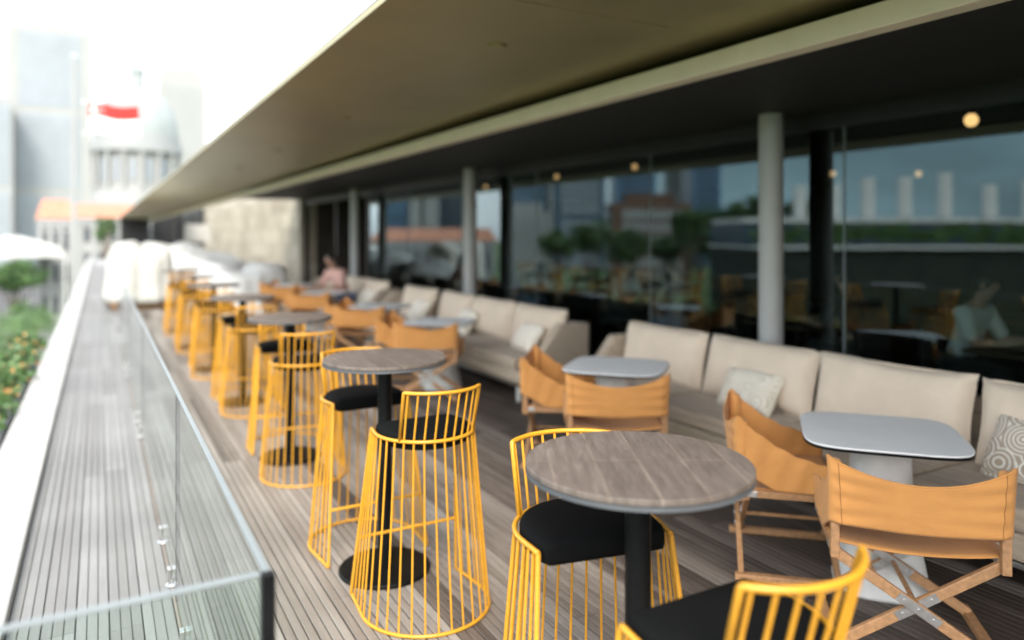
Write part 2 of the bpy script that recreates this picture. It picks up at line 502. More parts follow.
# ------------------------------------------------------------------ mesh helpers
class MB:
    """collects shapes and links them as ONE mesh object"""

    def __init__(s):
        s.v, s.f, s.m = [], [], []

    def add(s, vs_, fs_, mi=0):
        b = len(s.v)
        s.v += [tuple(x) for x in vs_]
        s.f += [tuple(b + i for i in f) for f in fs_]
        s.m += [mi] * len(fs_)
        return s

    def box(s, x0, x1, y0, y1, z0, z1, mi=0, mtx=None):
        vs_ = [Vector((x, y, z)) for z in (z0, z1) for y in (y0, y1) for x in (x0, x1)]
        if mtx:
            vs_ = [mtx @ v for v in vs_]
        return s.add(vs_, [(0, 2, 3, 1), (4, 5, 7, 6), (0, 1, 5, 4), (2, 6, 7, 3), (0, 4, 6, 2), (1, 3, 7, 5)], mi)

    def bar(s, a, b, w_, t_, mi=0, up=(0, 0, 1)):
        """rectangular bar from a to b, w_ across, t_ thick"""
        a, b = Vector(a), Vector(b)
        d = (b - a)
        ln = d.length
        d.normalize()
        u = Vector(up)
        if abs(d.dot(u)) > 0.98:
            u = Vector((0, 1, 0))
        x = d.cross(u).normalized()
        z = x.cross(d).normalized()
        mtx = Matrix((x, d, z)).transposed().to_4x4()
        mtx.translation = a
        return s.box(-w_ / 2, w_ / 2, 0, ln, -t_ / 2, t_ / 2, mi, mtx)

    def tube(s, pts, r, n=8, closed=False, mi=0, cap=True):
        pts = [Vector(p) for p in pts]
        k = len(pts)
        rs = r if isinstance(r, (list, tuple)) else [r] * k
        tang = []
        for i in range(k):
            if closed:
                t_ = pts[(i + 1) % k] - pts[i - 1]
            else:
                t_ = pts[min(i + 1, k - 1)] - pts[max(i - 1, 0)]
            tang.append(t_.normalized())
        u = Vector((0, 0, 1)) if abs(tang[0].z) < 0.9 else Vector((1, 0, 0))
        u = (u - tang[0] * u.dot(tang[0])).normalized()
        vs_ = []
        for i in range(k):
            u = (u - tang[i] * u.dot(tang[i]))
            u = u.normalized()
            w_ = tang[i].cross(u)
            for j in range(n):
                a = 2 * PI * j / n
                vs_.append(pts[i] + (u * math.cos(a) + w_ * math.sin(a)) * rs[i])
        fs_ = []
        for i in range(k if closed else k - 1):
            i2 = (i + 1) % k
            for j in range(n):
                j2 = (j + 1) % n
                fs_.append((i * n + j, i * n + j2, i2 * n + j2, i2 * n + j))
        if cap and not closed:
            fs_.append(tuple(reversed(range(n))))
            fs_.append(tuple((k - 1) * n + j for j in range(n)))
        return s.add(vs_, fs_, mi)

    def lathe(s, prof, n=32, mi=0, cx=0, cy=0):
        vs_, fs_ = [], []
        for (r_, z) in prof:
            for j in range(n):
                a = 2 * PI * j / n
                vs_.append((cx + r_ * math.cos(a), cy + r_ * math.sin(a), z))
        k = len(prof)
        for i in range(k - 1):
            for j in range(n):
                j2 = (j + 1) % n
                fs_.append((i * n + j, i * n + j2, (i + 1) * n + j2, (i + 1) * n + j))
        fs_.append(tuple(reversed(range(n))))
        fs_.append(tuple((k - 1) * n + j for j in range(n)))
        return s.add(vs_, fs_, mi)

    def loft(s, rings, mi=0, cap=True):
        n = len(rings[0])
        vs_ = [p for r_ in rings for p in r_]
        fs_ = []
        for i in range(len(rings) - 1):
            for j in range(n):
                j2 = (j + 1) % n
                fs_.append((i * n + j, i * n + j2, (i + 1) * n + j2, (i + 1) * n + j))
        if cap:
            fs_.append(tuple(reversed(range(n))))
            fs_.append(tuple((len(rings) - 1) * n + j for j in range(n)))
        return s.add(vs_, fs_, mi)

    def grid(s, fn, nu, nv, mi=0):
        vs_ = [fn(i / nu, j / nv) for j in range(nv + 1) for i in range(nu + 1)]
        fs_ = [(j * (nu + 1) + i, j * (nu + 1) + i + 1, (j + 1) * (nu + 1) + i + 1, (j + 1) * (nu + 1) + i)
               for j in range(nv) for i in range(nu)]
        return s.add(vs_, fs_, mi)

    def build(s, name, material, parent=None, smooth=False, bevel=0.0, loc=None, rz=None, seg=2, angle=35):
        me = bpy.data.meshes.new(name)
        me.from_pydata(s.v, [], s.f)
        ms = material if isinstance(material, (list, tuple)) else [material]
        for m_ in ms:
            me.materials.append(m_)
        if len(ms) > 1:
            me.polygons.foreach_set('material_index', s.m)
        me.update()
        if smooth:
            me.polygons.foreach_set('use_smooth', [True] * len(me.polygons))
            if smooth == 'auto':
                me.set_sharp_from_angle(angle=R(angle))
        o = bpy.data.objects.new(name, me)
        COL.objects.link(o)
        if parent:
            o.parent = parent
        if loc is not None:
            o.location = loc
        if rz is not None:
            o.rotation_euler = (0, 0, rz)
        if bevel:
            b = o.modifiers.new('bevel', 'BEVEL')
            b.width = bevel
            b.segments = seg
            b.limit_method = 'ANGLE'
            b.angle_limit = R(40)
        return o


def tag(o, label=None, cat=None, group=None, kind=None):
    if label:
        o['label'] = label
    if cat:
        o['category'] = cat
    if group:
        o['group'] = group
    if kind:
        o['kind'] = kind
    return o


def thing(name, label, cat, loc=(0, 0, 0), rz=0.0, group=None):
    o = bpy.data.objects.new(name, None)
    o.empty_display_size = 0.1
    COL.objects.link(o)
    o.location = loc
    o.rotation_euler = (0, 0, rz)
    return tag(o, label, cat, group)


def dup(root, loc, rz, label, group=None):
    r = root.copy()
    COL.objects.link(r)
    r.location = loc
    r.rotation_euler = (0, 0, rz)
    r['label'] = label
    if group:
        r['group'] = group
    for ch in list(root.children):
        c = ch.copy()
        COL.objects.link(c)
        c.parent = r
        for g in list(ch.children):
            d = g.copy()
            COL.objects.link(d)
            d.parent = c
    return r


FW = (math.sin(TH), math.cos(TH))
RT = (math.cos(TH), -math.sin(TH))


def at(u, D):
    """ground position of something seen at column u, D metres deep"""
    t = (u - 512) / 740.0
    return D * (FW[0] + t * RT[0]), D * (FW[1] + t * RT[1])


def zat(v, D):
    return H + (235 - v) * D / 740.0


GX = 4.9       # glass wall plane
GZ = -16.0     # street level below the roof terrace


# ------------------------------------------------------------------ ground, deck
g = MB().grid(lambda a, b: ((a - .5) * 4000, (b - .5) * 4000, GZ), 4, 4).build('ground', M['grass'])
tag(g, kind='structure')
rd = MB().grid(lambda a, b: (-40 + a * 28, -200 + b * 500, GZ + .02), 1, 1).build('road', M['asphalt'])
tag(rd, kind='structure')
pv = MB().box(-12, -4, -200, 300, GZ, GZ + .14).build('pavement', M['paving'])
tag(pv, kind='structure')

mb = MB()
tones = []
BW, X0, X1, Y0, Y1 = 0.126, -0.335, GX - .06, -3.0, 46.0
x = X0
bi = 0
while x < X1 - .02:
    y = Y0 - random.random() * 2.2
    while y < Y1:
        ln = random.choice((1.8, 2.2, 2.4, 2.8))
        tone = min(1, max(0, random.gauss(0.5, 0.10 if x < .26 else 0.19)))
        gp = .0021 if x < .26 else .0048
        sw = (BW - gp * 3 - .002) / 3
        dz = random.uniform(-.0012, .0012)
        for k in range(3):
            xa = x + k * (sw + gp)
            n0 = len(mb.f)
            t_ = min(1, max(0, tone + random.uniform(-.15, .15)))
            sh_ = min(1, max(0, (xa - 1.7) / 1.5))      # painted shade: board tone darkens inward under canopy and sofas
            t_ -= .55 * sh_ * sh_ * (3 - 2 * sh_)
            # slat with chamfered top edges
            xb, ya, yb = min(xa + sw, X1), max(y + .002, Y0), min(y + ln - .002, Y1)
            if yb - ya < .02 or xb - xa < .01:
                continue
            c_ = .003
            vs_ = []
            for yy in (ya, yb):
                vs_ += [(xa, yy, -.026), (xb, yy, -.026), (xb, yy, -c_ + dz), (xb - c_, yy, dz), (xa + c_, yy, dz),
                        (xa, yy, -c_ + dz)]
            fs_ = [(1, 2, 8, 7), (2, 3, 9, 8), (3, 4, 10, 9), (4, 5, 11, 10), (5, 0, 6, 11), (0, 5, 4, 3, 2, 1),
                   (6, 7, 8, 9, 10, 11)]
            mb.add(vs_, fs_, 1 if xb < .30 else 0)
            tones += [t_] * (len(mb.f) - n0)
        y += ln
    x += BW
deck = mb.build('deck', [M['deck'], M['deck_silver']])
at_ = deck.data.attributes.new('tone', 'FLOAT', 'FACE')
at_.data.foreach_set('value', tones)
tag(deck, kind='structure')
sb_ = MB().box(X0, X1, Y0, Y1, -.06, -.03).build('deck_base', M['gap'])
tag(sb_, kind='structure')

# ------------------------------------------------------------------ parapet
par = MB()
k = 0
yy = Y0
while yy < 60:
    par.box(-.645, -.338, yy + .003, yy + 1.497, -.35, .055)
    yy += 1.5
pw = par.build('parapet_wall', M['kerb'], bevel=.012)
tag(pw, 'low white parapet kerb along the outer edge of the timber deck', 'parapet')

# ------------------------------------------------------------------ restaurant pavilion (one building, many parts)
bld = thing('restaurant_pavilion', 'glass fronted terrace restaurant under a deep bronze canopy, grey columns before it', 'building',
            (0, 0, 0))
CY0, CY1 = -6.0, 60.0
MB().box(-.62, 16, CY0, CY1, GZ, -.065).build('podium', M['facade_white'], bld)
# outer canopy panels
cp = MB()
yy = CY0
while yy < CY1:
    cp.box(1.17, 2.63, yy + .006, yy + 2.994, 2.75, 2.785)
    yy += 3.0
cp.build('canopy_soffit', M['bronze'], bld, bevel=.004)
MB().box(1.175, 3.1, CY0, CY1, 2.79, 2.80).build('roof_membrane', M['facade_grey'], bld)
MB().box(1.6, 16, CY0, 20.3, 3.0, 3.2).build('roof_slab', M['facade_grey'], bld)
MB().box(1.6, 3.16, 20.3, CY1, 3.0, 3.2).build('roof_slab', M['facade_grey'], bld)  # narrower here: unseen opening added so sky light brightens the stone wall
MB().box(3.165, 16, CY0, 20.3, 2.86, 2.99).build('roof_deck', M['dark_frame'], bld) if False else None
MB().box(1.6, 1.7, CY0, CY1, 2.802, 2.998).build('roof_upstand', M['dark_frame'], bld)
for k_ in range(7):
    MB().lathe([(.03, 2.735), (.055, 2.737), (.055, 2.749)], 20, 0, 2.0, .76 + 3 * k_).build('downlight', M['bronze'], bld, smooth='auto')
MB().box(2.635, 3.30, CY0, CY1, 2.765, 2.787).build('shadow_slot', M['bronze'], bld)
MB().box(3.05, 3.16, CY0, CY1, 2.585, 2.70).build('fascia_beam', M['beam'], bld, bevel=.006)
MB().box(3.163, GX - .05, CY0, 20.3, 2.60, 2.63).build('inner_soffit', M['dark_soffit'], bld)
hd = MB().box(GX - .045, GX + .045, CY0, 20.3, 2.47, 2.78)
hd.build('glazing_header', M['dark_frame'], bld)
MB().box(GX - .04, GX + .04, CY0, 20.3, -.02, .06).build('glazing_sill', M['dark_frame'], bld)
joints = [1.40 + 2.235 * k for k in range(-3, 9)]
joints = [j for j in joints if j < 20.2] + [20.28]
for a, b in zip(joints[:-1], joints[1:]):
    if a > 14.5:      # folding doors stand open beyond the third column
        continue
    MB().box(GX - .006, GX + .006, a + .006, b - .006, .06, 2.47).build('glass_pane', M['glass_wall'], bld)
for y_ in (14.86, 17.2, 20.24):
    MB().box(GX - .03, GX + .03, y_ - .04, y_ + .04, .062, 2.468).build('door_frame', M['dark_frame'], bld)
for j in joints[:-1]:
    if j > 14.5:
        continue
    MB().box(GX - .012, GX + .012, j - .005, j + .005, .06, 2.47).build('glazing_joint', M['glass_edge'], bld)
for cyy in (-1.31, 4.07, 9.45, 14.85):
    MB().lathe([(.093, 0), (.093, 2.598)], 36, 0, 4.60, cyy).build('column', M['column'], bld, smooth='auto')
MB().box(GX - .14, GX + .3, 20.31, 41.0, -.02, 3.4).build('stone_wall', M['stone'], bld)
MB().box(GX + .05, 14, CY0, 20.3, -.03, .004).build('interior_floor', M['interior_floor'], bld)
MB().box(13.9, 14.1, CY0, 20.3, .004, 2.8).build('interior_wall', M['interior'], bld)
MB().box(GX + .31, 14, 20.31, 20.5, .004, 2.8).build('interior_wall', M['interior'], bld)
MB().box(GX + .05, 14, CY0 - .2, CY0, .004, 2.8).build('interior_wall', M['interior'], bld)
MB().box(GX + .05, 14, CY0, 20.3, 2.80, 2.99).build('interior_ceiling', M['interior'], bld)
# dark bar recess and end wall at the far end
MB().box(GX - .3, GX + .3, 41.01, CY1, -.02, 3.4).build('recess_wall', M['dark_frame'], bld)
MB().box(1.25, 3.04, 56, 56.3, -.02, 2.745).build('end_wall', M['dark_frame'], bld)
MB().box(3.17, 4.55, 56, 56.3, -.02, 3.4).build('end_wall', M['dark_frame'], bld)


# ------------------------------------------------------------------ glass balustrade
RX, RZ = 0.307, 0.95
RY0 = 1.61
bal = thing('glass_balustrade', 'frameless clear glass balustrade with pale top edge running along the deck', 'balustrade', (RX, RY0, 0))
pj = [0, 1.98, 4.94, 7.89, 10.84, 13.79, 16.6]
for a, b in zip(pj[:-1], pj[1:]):
    MB().box(-.0075, .0075, a + .004, b - .004, .03, RZ - .004).build('glass_panel', M['rail_glass'], bal)
MB().box(-.0082, .0082, -.008, 16.6, RZ - .0035, RZ + .004).build('top_edge', M['glass_edge'], bal, bevel=.002)
for y_ in pj[1:-1]:
    MB().box(-.0085, .0085, y_ - .0025, y_ + .0025, .03, RZ - .004).build('panel_joint', M['dark_frame'], bal)
MB().box(-.013, .013, -.034, -.0085, .0, RZ + .004).build('end_cap', M['black_metal'], bal, bevel=.002)
MB().box(-.64, -.014, -.0165, -.0035, .03, RZ - .004).build('glass_panel', M['rail_glass'], bal)
MB().box(-.64, -.014, -.020, .0, RZ - .0035, RZ + .004).build('top_edge', M['glass_edge'], bal, bevel=.002)


def spigot(y_, x_=0):
    r_ = MB().lathe([(.034, .0), (.034, .006), (.02, .008), (.02, .03)], 16)
    r_.box(-.026, -.009, -.02,   .02, .03, .085)
    r_.box(.009, .026, -.02, .02, .03, .085)
    r_.box(-.009, .009, -.019, .019, .0305, .045)
    return r_.build('spigot', M['steel'], bal, bevel=.002, loc=(x_, y_, 0))


for y_ in (.35, 1.6, 2.23, 2.79, 5.19, 5.75, 8.14, 8.69, 11.1, 11.65, 14.0, 14.6):
    spigot(y_)
sp_ = spigot(-.01, -.35)
sp_.rotation_euler = (0, 0, R(90))


# ------------------------------------------------------------------ wire bar stool
def stool_curve(s_, hw, yf, yb):
    """U-shaped plan, s_ in -1..1 (0 = middle of the back); open at the front (+y)"""
    a = s_ * 1.0
    # arc for |s|<.72, straight sides beyond
    arc = 0.72
    rr = hw
    cyb = yb + rr
    if abs(a) <= arc:
        an = a / arc * R(98)
        return Vector((rr * math.sin(an), cyb - rr * math.cos(an)))
    an = R(98)
    e = Vector((rr * math.sin(an), cyb - rr * math.cos(an)))
    f_ = (abs(a) - arc) / (1 - arc)
    end = Vector((rr * .93, yf))
    p = e + (end - e) * f_
    return Vector((p.x if a > 0 else -p.x, p.y))


SEAT_Z, TOP_Z = .785, 1.0


def p_floor(s_):
    q = stool_curve(s_, .285, .235, -.30)
    return Vector((q.x, q.y, .008))


def p_seat(s_):
    q = stool_curve(s_, .222, .120, -.225)
    return Vector((q.x, q.y, SEAT_Z))


BS = .37   # extent of the backrest along the curve


def p_top(s_):
    q = stool_curve(s_, .228, .2, -.285)
    return Vector((q.x, q.y, TOP_Z))


def rounded(pts, rad=.035, n=4):
    """fillet the corners of a polyline"""
    out = [pts[0]]
    for a, b, c in zip(pts[:-2], pts[1:-1], pts[2:]):
        d1, d2 = (a - b), (c - b)
        if d1.angle(d2) > R(165):
            out.append(b)
            continue
        r1 = min(rad, d1.length * .45, d2.length * .45)
        p1, p2 = b + d1.normalized() * r1, b + d2.normalized() * r1
        for k_ in range(n + 1):
            t_ = k_ / n
            out.append(p1 * (1 - t_) ** 2 + b * 2 * t_ * (1 - t_) + p2 * t_ ** 2)
    out.append(pts[-1])
    return out


def make_stool(label, group):
    root = thing('bar_stool', label, 'bar stool', group=group)
    y_ = M['yellow']
    N = 48
    # seat ring, bent down at both front ends into the front legs
    MB().tube([p_seat(-1 + 2 * i / N) for i in range(N + 1)], .0078).build('seat_ring', y_, root, smooth=True)
    MB().tube([p_floor(-1 + 2 * i / N) for i in range(N + 1)], .0078).build('floor_hoop', y_, root, smooth=True)
    pts = [p_seat(-BS)] + [p_top(-BS + 2 * BS * i / 24) for i in range(25)] + [p_seat(BS)]
    MB().tube(rounded(pts, .04), .0078).build('back_rail', y_, root, smooth=True)
    for sg in (-1, 1):
        MB().tube([p_seat(sg), p_floor(sg)], .0078).build('front_leg', y_, root, smooth='auto')
    a, b = p_seat(-1).lerp(p_floor(-1), .66), p_seat(1).lerp(p_floor(1), .66)
    MB().tube([a, b], .0078).build('footrest', y_, root, smooth='auto')
    nb = 24
    for i in range(1, nb):
        s_ = -1 + 2 * i / nb
        pl = [p_floor(s_), p_seat(s_)]
        if abs(s_) < BS - .03:
            pl.append(p_top(s_))
        MB().tube(pl, .0045, 6).build('wire', y_, root, smooth='auto')
    # padded seat: D-shaped, slightly domed
    rings = []
    n = 44

    def outline(sc, z):
        out = []
        for i in range(n):
            s_ = -1 + 2 * i / (n - 1)
            q = stool_curve(s_, .206, .128, -.212)
            # round the front corners
            if abs(s_) > .93:
                q = Vector((q.x * (1 - .06 * (abs(s_) - .93) / .07), q.y))
            out.append(Vector((q.x * sc, (q.y + .01) * sc - .01, z)))
        return out
    for sc, z in ((.90, .742), (.985, .750), (1.0, .766), (1.0, .792), (.975, .803), (.9, .809), (.6, .815), (.2, .817)):
        rings.append(outline(sc, z))
    MB().loft(rings).build('seat', M['black_seat'], root, smooth='auto', angle=50)
    return root


def make_bar_table(label, group):
    root = thing('bar_table', label, 'table', group=group)
    r0 = .302
    MB().lathe([(r0 - .004, 1.034), (r0, 1.037), (r0, 1.049), (r0 - .0015, 1.0505)], 96).build('tabletop', M['table_top'], root,
                                                                                         smooth='auto')
    MB().lathe([(r0 - .012, 1.021), (r0 + .001, 1.0225), (r0 + .0012, 1.0335), (r0 - .006, 1.0338)], 96).build(
        'tabletop_edge', M['slate_edge'], root, smooth='auto')
    MB().lathe([(.035, .022), (.035, 1.018)], 28).build('post', M['black_metal'], root, smooth='auto')
    MB().lathe([(.12, 1.008), (.12, 1.0205)], 28).build('mounting_plate', M['black_metal'], root, smooth='auto')
    MB().lathe([(.222, .0), (.225, .004), (.225, .012), (.218, .019), (.04, .0215)], 56).build('base', M['black_metal'], root,
                                                                                             smooth='auto')
    return root


TX = 1.243
TYS = [1.57, 3.51, 5.62, 7.70, 9.78, 11.88, 13.95]
ORD = ['nearest', 'second', 'third', 'fourth', 'fifth', 'sixth', 'farthest']
tab0 = make_bar_table('round grey wood bar table nearest the camera, black post', 'round bar tables along the balustrade')
tab0.location = (TX + .022, TYS[0], 0)
for i, ty in enumerate(TYS[1:], 1):
    dup(tab0, (TX + random.uniform(-.01, .01), ty, 0), random.uniform(-.5, .5),
        'round grey wood bar table on black post, %s in its row' % ORD[i])
st0 = make_stool('x', 'yellow wire bar stools at the round tables')
offs = [(-.37, .24), (-.41, .375), (-.43, .38), (-.42, .40), (-.43, .37), (-.43, .40), (-.42, .38)]
first = True
for i, ty in enumerate(TYS):
    near_off, far_off = offs[i]
    for kind in (0, 1):
        if i == 6 and kind == 1:
            far_off = .42
        dx = [(-.02, .032), (.037, .012), (.0, .05), (.03, .05), (-.02, .04), (.0, .05), (.01, .04)][i][kind]
        rz = R([[0, 0, -4, -4, -4, -4, -4][i], [-11, 1, -3, 4, 0, 3, -2][i]][kind] + (random.uniform(-4, 4) if i > 1 else 0)) + (PI if kind else 0)
        tn = '%s round bar table' % ORD[i] if i else 'nearest round bar table'
        if kind == 0:
            lab = 'yellow wire bar stool, its back to the camera, tucked under the ' + tn
        else:
            lab = 'yellow wire bar stool facing the camera across the ' + tn
        loc = (TX + dx, ty + (near_off if kind == 0 else far_off), 0)
        if first:
            st0.location = loc
            st0.rotation_euler = (0, 0, rz)
            st0['label'] = lab
            first = False
        else:
            dup(st0, loc, rz, lab)


# ------------------------------------------------------------------ folding canvas chairs
def make_chair(label, group):
    root = thing('folding_chair', label, 'chair', group=group)
    hw, yb, yf = .285, -.225, .235
    wd, tn = M['chair_wood'], M['tan']
    for sg in (-1, 1):
        MB().box(sg * hw - .016, sg * hw + .016, yb - .018, yb + .018, .405, .80).build('back_post', wd, root, bevel=.004)
        MB().box(sg * hw - .017, sg * hw + .017, yb + .019, yf, .425, .462).build('seat_rail', wd, root, bevel=.004)
        MB().box(sg * hw - .019, sg * hw + .019, yb - .03, yf + .03, .002, .036).build('floor_rail', wd, root, bevel=.004)
        for y_ in (yb + .045, yf - .03):
            MB().box(sg * hw - .0195, sg * hw + .0195, y_ - .022, y_ + .022, .428, .459).build('rail_bracket', M['steel'], root, bevel=.002)
    # crossed legs, one pair at the back and one at the front
    for y_, d in ((yb + .01, .013), (yf - .03, .013)):
        MB().bar((-hw, y_ - d, .43), (hw, y_ - d, .03), .024, .042, up=(0, 0, 1)).build('cross_leg', wd, root, bevel=.004)
        MB().bar((hw, y_ + d, .43), (-hw, y_ + d, .03), .024, .042, up=(0, 0, 1)).build('cross_leg', wd, root, bevel=.004)
        pl = MB()
        dd = Vector((2 * hw, 0, -.40)).normalized()
        for sg in (-1, 1):
            c = Vector((0, y_ - d, .23))
            a = c + Vector((dd.x * sg, 0, dd.z)) * -.085
            b = c + Vector((dd.x * sg, 0, dd.z)) * .085
            off = Vector((0, -.0135 if sg > 0 else 2 * d - .0135, 0))
            pl.bar(a + off, b + off, .004, .036)
            for t_ in (-.06, 0, .06):
                q = c + Vector((dd.x * sg, 0, dd.z)) * t_ + off
                pl.tube([q + Vector((0, -.005, 0)), q + Vector((0, .001, 0))], .006, 8)
        pl.build('hinge_plate', M['steel'], root)
    MB().tube([(0, yb + .03, .23), (0, yf - .05, .23)], .010, 10).build('pivot_bar', wd, root, smooth='auto')

    # seat sling
    def seat(a, b):
        x_ = (a - .5) * 2 * (hw + .012)
        sag = .03 * (1 - (2 * a - 1) ** 2)
        return (x_, yb + .02 + b * (yf - yb - .03), .468 - sag + .004 * math.sin(9 * b))
    s_ = MB().grid(seat, 20, 14).build('seat', tn, root, smooth=True)
    so = s_.modifiers.new('thickness', 'SOLIDIFY')
    so.thickness = .005

    # canvas wrap: sags across the back, then runs forward along both sides as a low arm
    fr = yf - .02

    def wrap_pt(a, b):
        # a: 0..1 along the wrap from left front, over the back, to the right front; b: bottom..top
        side = .29
        crn = .03
        if a < side or a > 1 - side:
            sg = -1 if a < .5 else 1
            f_ = (a / side) if a < .5 else (1 - a) / side      # 0 at the front, 1 at the back post
            y_ = fr + (yb - .02 - fr) * f_
            bow = .018 * math.sin(PI * f_)
            x_ = sg * (hw + .021 - bow * b)
            top = .60 + (.832 - .60) * (f_ ** 2.2)
            bot = .466 + .092 * max(0, f_ - .62) / .38
            fold = .004 * math.sin(30 * f_ + 4 * b)
            z = bot + (top - bot) * b + fold * b
            return (x_ + fold * .6, y_, z)
        q = (a - side) / (1 - 2 * side)        # across the back, 0..1
        x_ = (-(hw + .021) + q * 2 * (hw + .021)) * (1 + .05 * (b - .4))
        c = 1 - (2 * q - 1) ** 2
        edge = min(1, min(q, 1 - q) / .05)
        top = .832 - .088 * c ** 0.9
        bot = .558 - .014 * c
        wr = .006 * math.sin(b * 23 + 5 * abs(2 * q - 1)) * (abs(2 * q - 1) ** 2) * edge
        y_ = yb - .02 - .012 * edge - .035 * c * (.4 + .6 * b) + wr
        return (x_, y_, bot + (top - bot) * b)
    s_ = MB().grid(wrap_pt, 110, 20).build('canvas_wrap', tn, root, smooth=True)
    so = s_.modifiers.new('thickness', 'SOLIDIFY')
    so.thickness = .006
    so.offset = 0
    hem = [Vector(wrap_pt(i / 110, 1)) for i in range(111)]
    MB().tube(hem, .0048, 6).build('hem', tn, root, smooth=True)
    for a_ in (.315, .685):
        st = [Vector(wrap_pt(a_, q / 12)) + Vector((0, -.0035, 0)) for q in range(13)]
        MB().tube(st, .0016, 5).build('stitching', M['thread'], root, smooth=True)
    # sleeves round the posts, tops closed over
    for sg in (-1, 1):
        MB().loft([[(sg * hw + .024 * math.cos(t_) * k_, yb + .027 * math.sin(t_) * k_, z) for t_ in
                    [2 * PI * j / 16 for j in range(16)]] for z, k_ in ((.562, .98), (.57, 1), (.79, 1), (.806, .9), (.813, .5))]).build(
            'post_sleeve', tn, root, smooth='auto')
    return root


def supersq(hs, n=64, p=5.0):
    out = []
    for i in range(n):
        a = 2 * PI * i / n
        c, s_ = math.cos(a), math.sin(a)
        r_ = (abs(c) ** p + abs(s_) ** p) ** (-1 / p)
        out.append((hs * r_ * c, hs * r_ * s_))
    return out


def make_lounge_table(label, group):
    root = thing('lounge_table', label, 'table', group=group)
    o1 = supersq(.350)
    MB().loft([[(x_ * k_, y_ * k_, z) for x_, y_ in o1] for k_, z in ((.99, .7105), (.998, .7125), (.999, .719), (.994, .7205))]).build(
        'tabletop', M['laminate'], root, smooth='auto')
    MB().loft([[(x_ * k_, y_ * k_, z) for x_, y_ in o1] for k_, z in ((.97, .697), (1.0, .699), (1.001, .7085), (.99, .71))]).build(
        'tabletop_edge', M['black_metal'], root, smooth='auto')
    b1 = supersq(1.0, 48, 3.2)
    MB().loft([[(x_ * k_, y_ * k_, z) for x_, y_ in b1] for k_, z in
               ((.205, .0), (.21, .012), (.20, .04), (.165, .22), (.14, .42), (.128, .60), (.126, .682))]).build(
        'pedestal', M['white_stone'], root, smooth='auto')
    arms = MB()
    for k_ in range(4):
        a = k_ * PI / 2
        arms.bar((0.05 * math.cos(a), .05 * math.sin(a), .690), (.26 * math.cos(a), .26 * math.sin(a), .690), .03, .012)
        break
    arms.bar((0, -.26, .689), (0, .26, .689), .03, .012)
    arms.build('bracket', M['black_metal'], root)
    return root


LX = 3.25
LYS = [2.22, 4.27, 7.39, 9.42, 12.03, 14.1]
lt0 = make_lounge_table('pale grey square table nearest the camera, between two tan chairs and sofa', 'square lounge tables by the sofas')
lt0.location = (LX, LYS[0], 0)
lt0.rotation_euler = (0, 0, R(42))
for i, ly in enumerate(LYS[1:], 1):
    dup(lt0, (LX + random.uniform(-.02, .02), ly, 0), R(43 + random.uniform(-5, 5)),
        'pale grey square lounge table before the sofas, %s in its row' % ['', 'second', 'third', 'fourth', 'fifth', 'sixth'][i])
ch0 = make_chair('x', 'tan canvas folding chairs at the lounge tables')
first = True
for i, ly in enumerate(LYS):
    for kind in (0, 1):
        jig = lambda s: random.uniform(-s, s) if i else 0
        if kind == 0:      # back to the camera
            d = [(-.33, -.33), (-.28, -.33), (-.27, -.33), (-.29, -.33), (-.28, -.34), (-.29, -.33)][i]
            rz = R([-45, -31, -33, -38, -33, -30][i])
            lab = 'tan canvas folding chair with its back to the camera at the %s square table'
        else:
            d = (-.18, .40) if i == 0 else (-.25 + jig(.02), .34 + jig(.02))
            rz = R([-133, -129, -126, -133, -130, -128][i])
            lab = 'tan canvas folding chair turned side-on at the %s square table'
        lab = lab % ['nearest', 'second nearest', 'third', 'fourth', 'fifth', 'farthest'][i]
        loc = (LX + d[0], ly + d[1], 0)
        if first:
            ch0.scale = (1.04, 1.04, .95)
            ch0.location = loc
            ch0.rotation_euler = (0, 0, rz)
            ch0['label'] = lab
            first = False
        else:
            dup(ch0, loc, rz, lab)


# ------------------------------------------------------------------ sofas and cushions
def sofa(y0, y1, label):
    root = thing('sofa', label, 'sofa', (3.6, y0, 0), 0, 'long taupe sofas in front of the glass wall')
    ln = y1 - y0
    n = max(2, round(ln / 1.07))
    for k_ in range(n):
        a, b = .12 + (ln - .24) * k_ / n, .12 + (ln - .24) * (k_ + 1) / n
        MB().box(0, .74, a + .004, b - .004, .312, .425).build('seat_cushion', M['taupe'], root, smooth='auto', bevel=.03, seg=3)
    MB().box(.01, .80, 0.02, ln - .02, .185, .308).build('seat_base', M['taupe'], root, smooth='auto', bevel=.012)
    MB().box(.742, .84, .122, ln - .122, .312, .74).build('backrest', M['taupe'], root, smooth='auto', bevel=.025, seg=3)
    for y_ in (0, ln - .115):
        pr = [(.20, .185), (.845, .185), (.845, .745), (.48, .745), (.28, .50)]
        a = MB().loft([[(px, y_, pz) for px, pz in pr], [(px, y_ + .115, pz) for px, pz in pr]])
        a.build('armrest', M['taupe'], root, smooth='auto', bevel=.025, seg=3)
    MB().box(.0, .82, .01, ln - .01, .158, .182).build('frame', M['steel'], root, bevel=.003)
    for x_ in (.04, .76):
        for y_ in [.08 + (ln - .16) * q / 2 for q in range(3)]:
            MB().box(x_ - .014, x_ + .014, y_ - .014, y_ + .014, 0, .157).build('leg', M['white_paint'], root, bevel=.002)
    return root


sofa(1.18, 5.50, 'taupe upholstered sofa nearest the camera, beside the first grey column')
sofa(6.30, 11.30, 'taupe upholstered sofa in the middle, before the second grey column')
sofa(11.75, 15.9, 'taupe upholstered sofa at the far end of the row of sofas, by the stone wall')


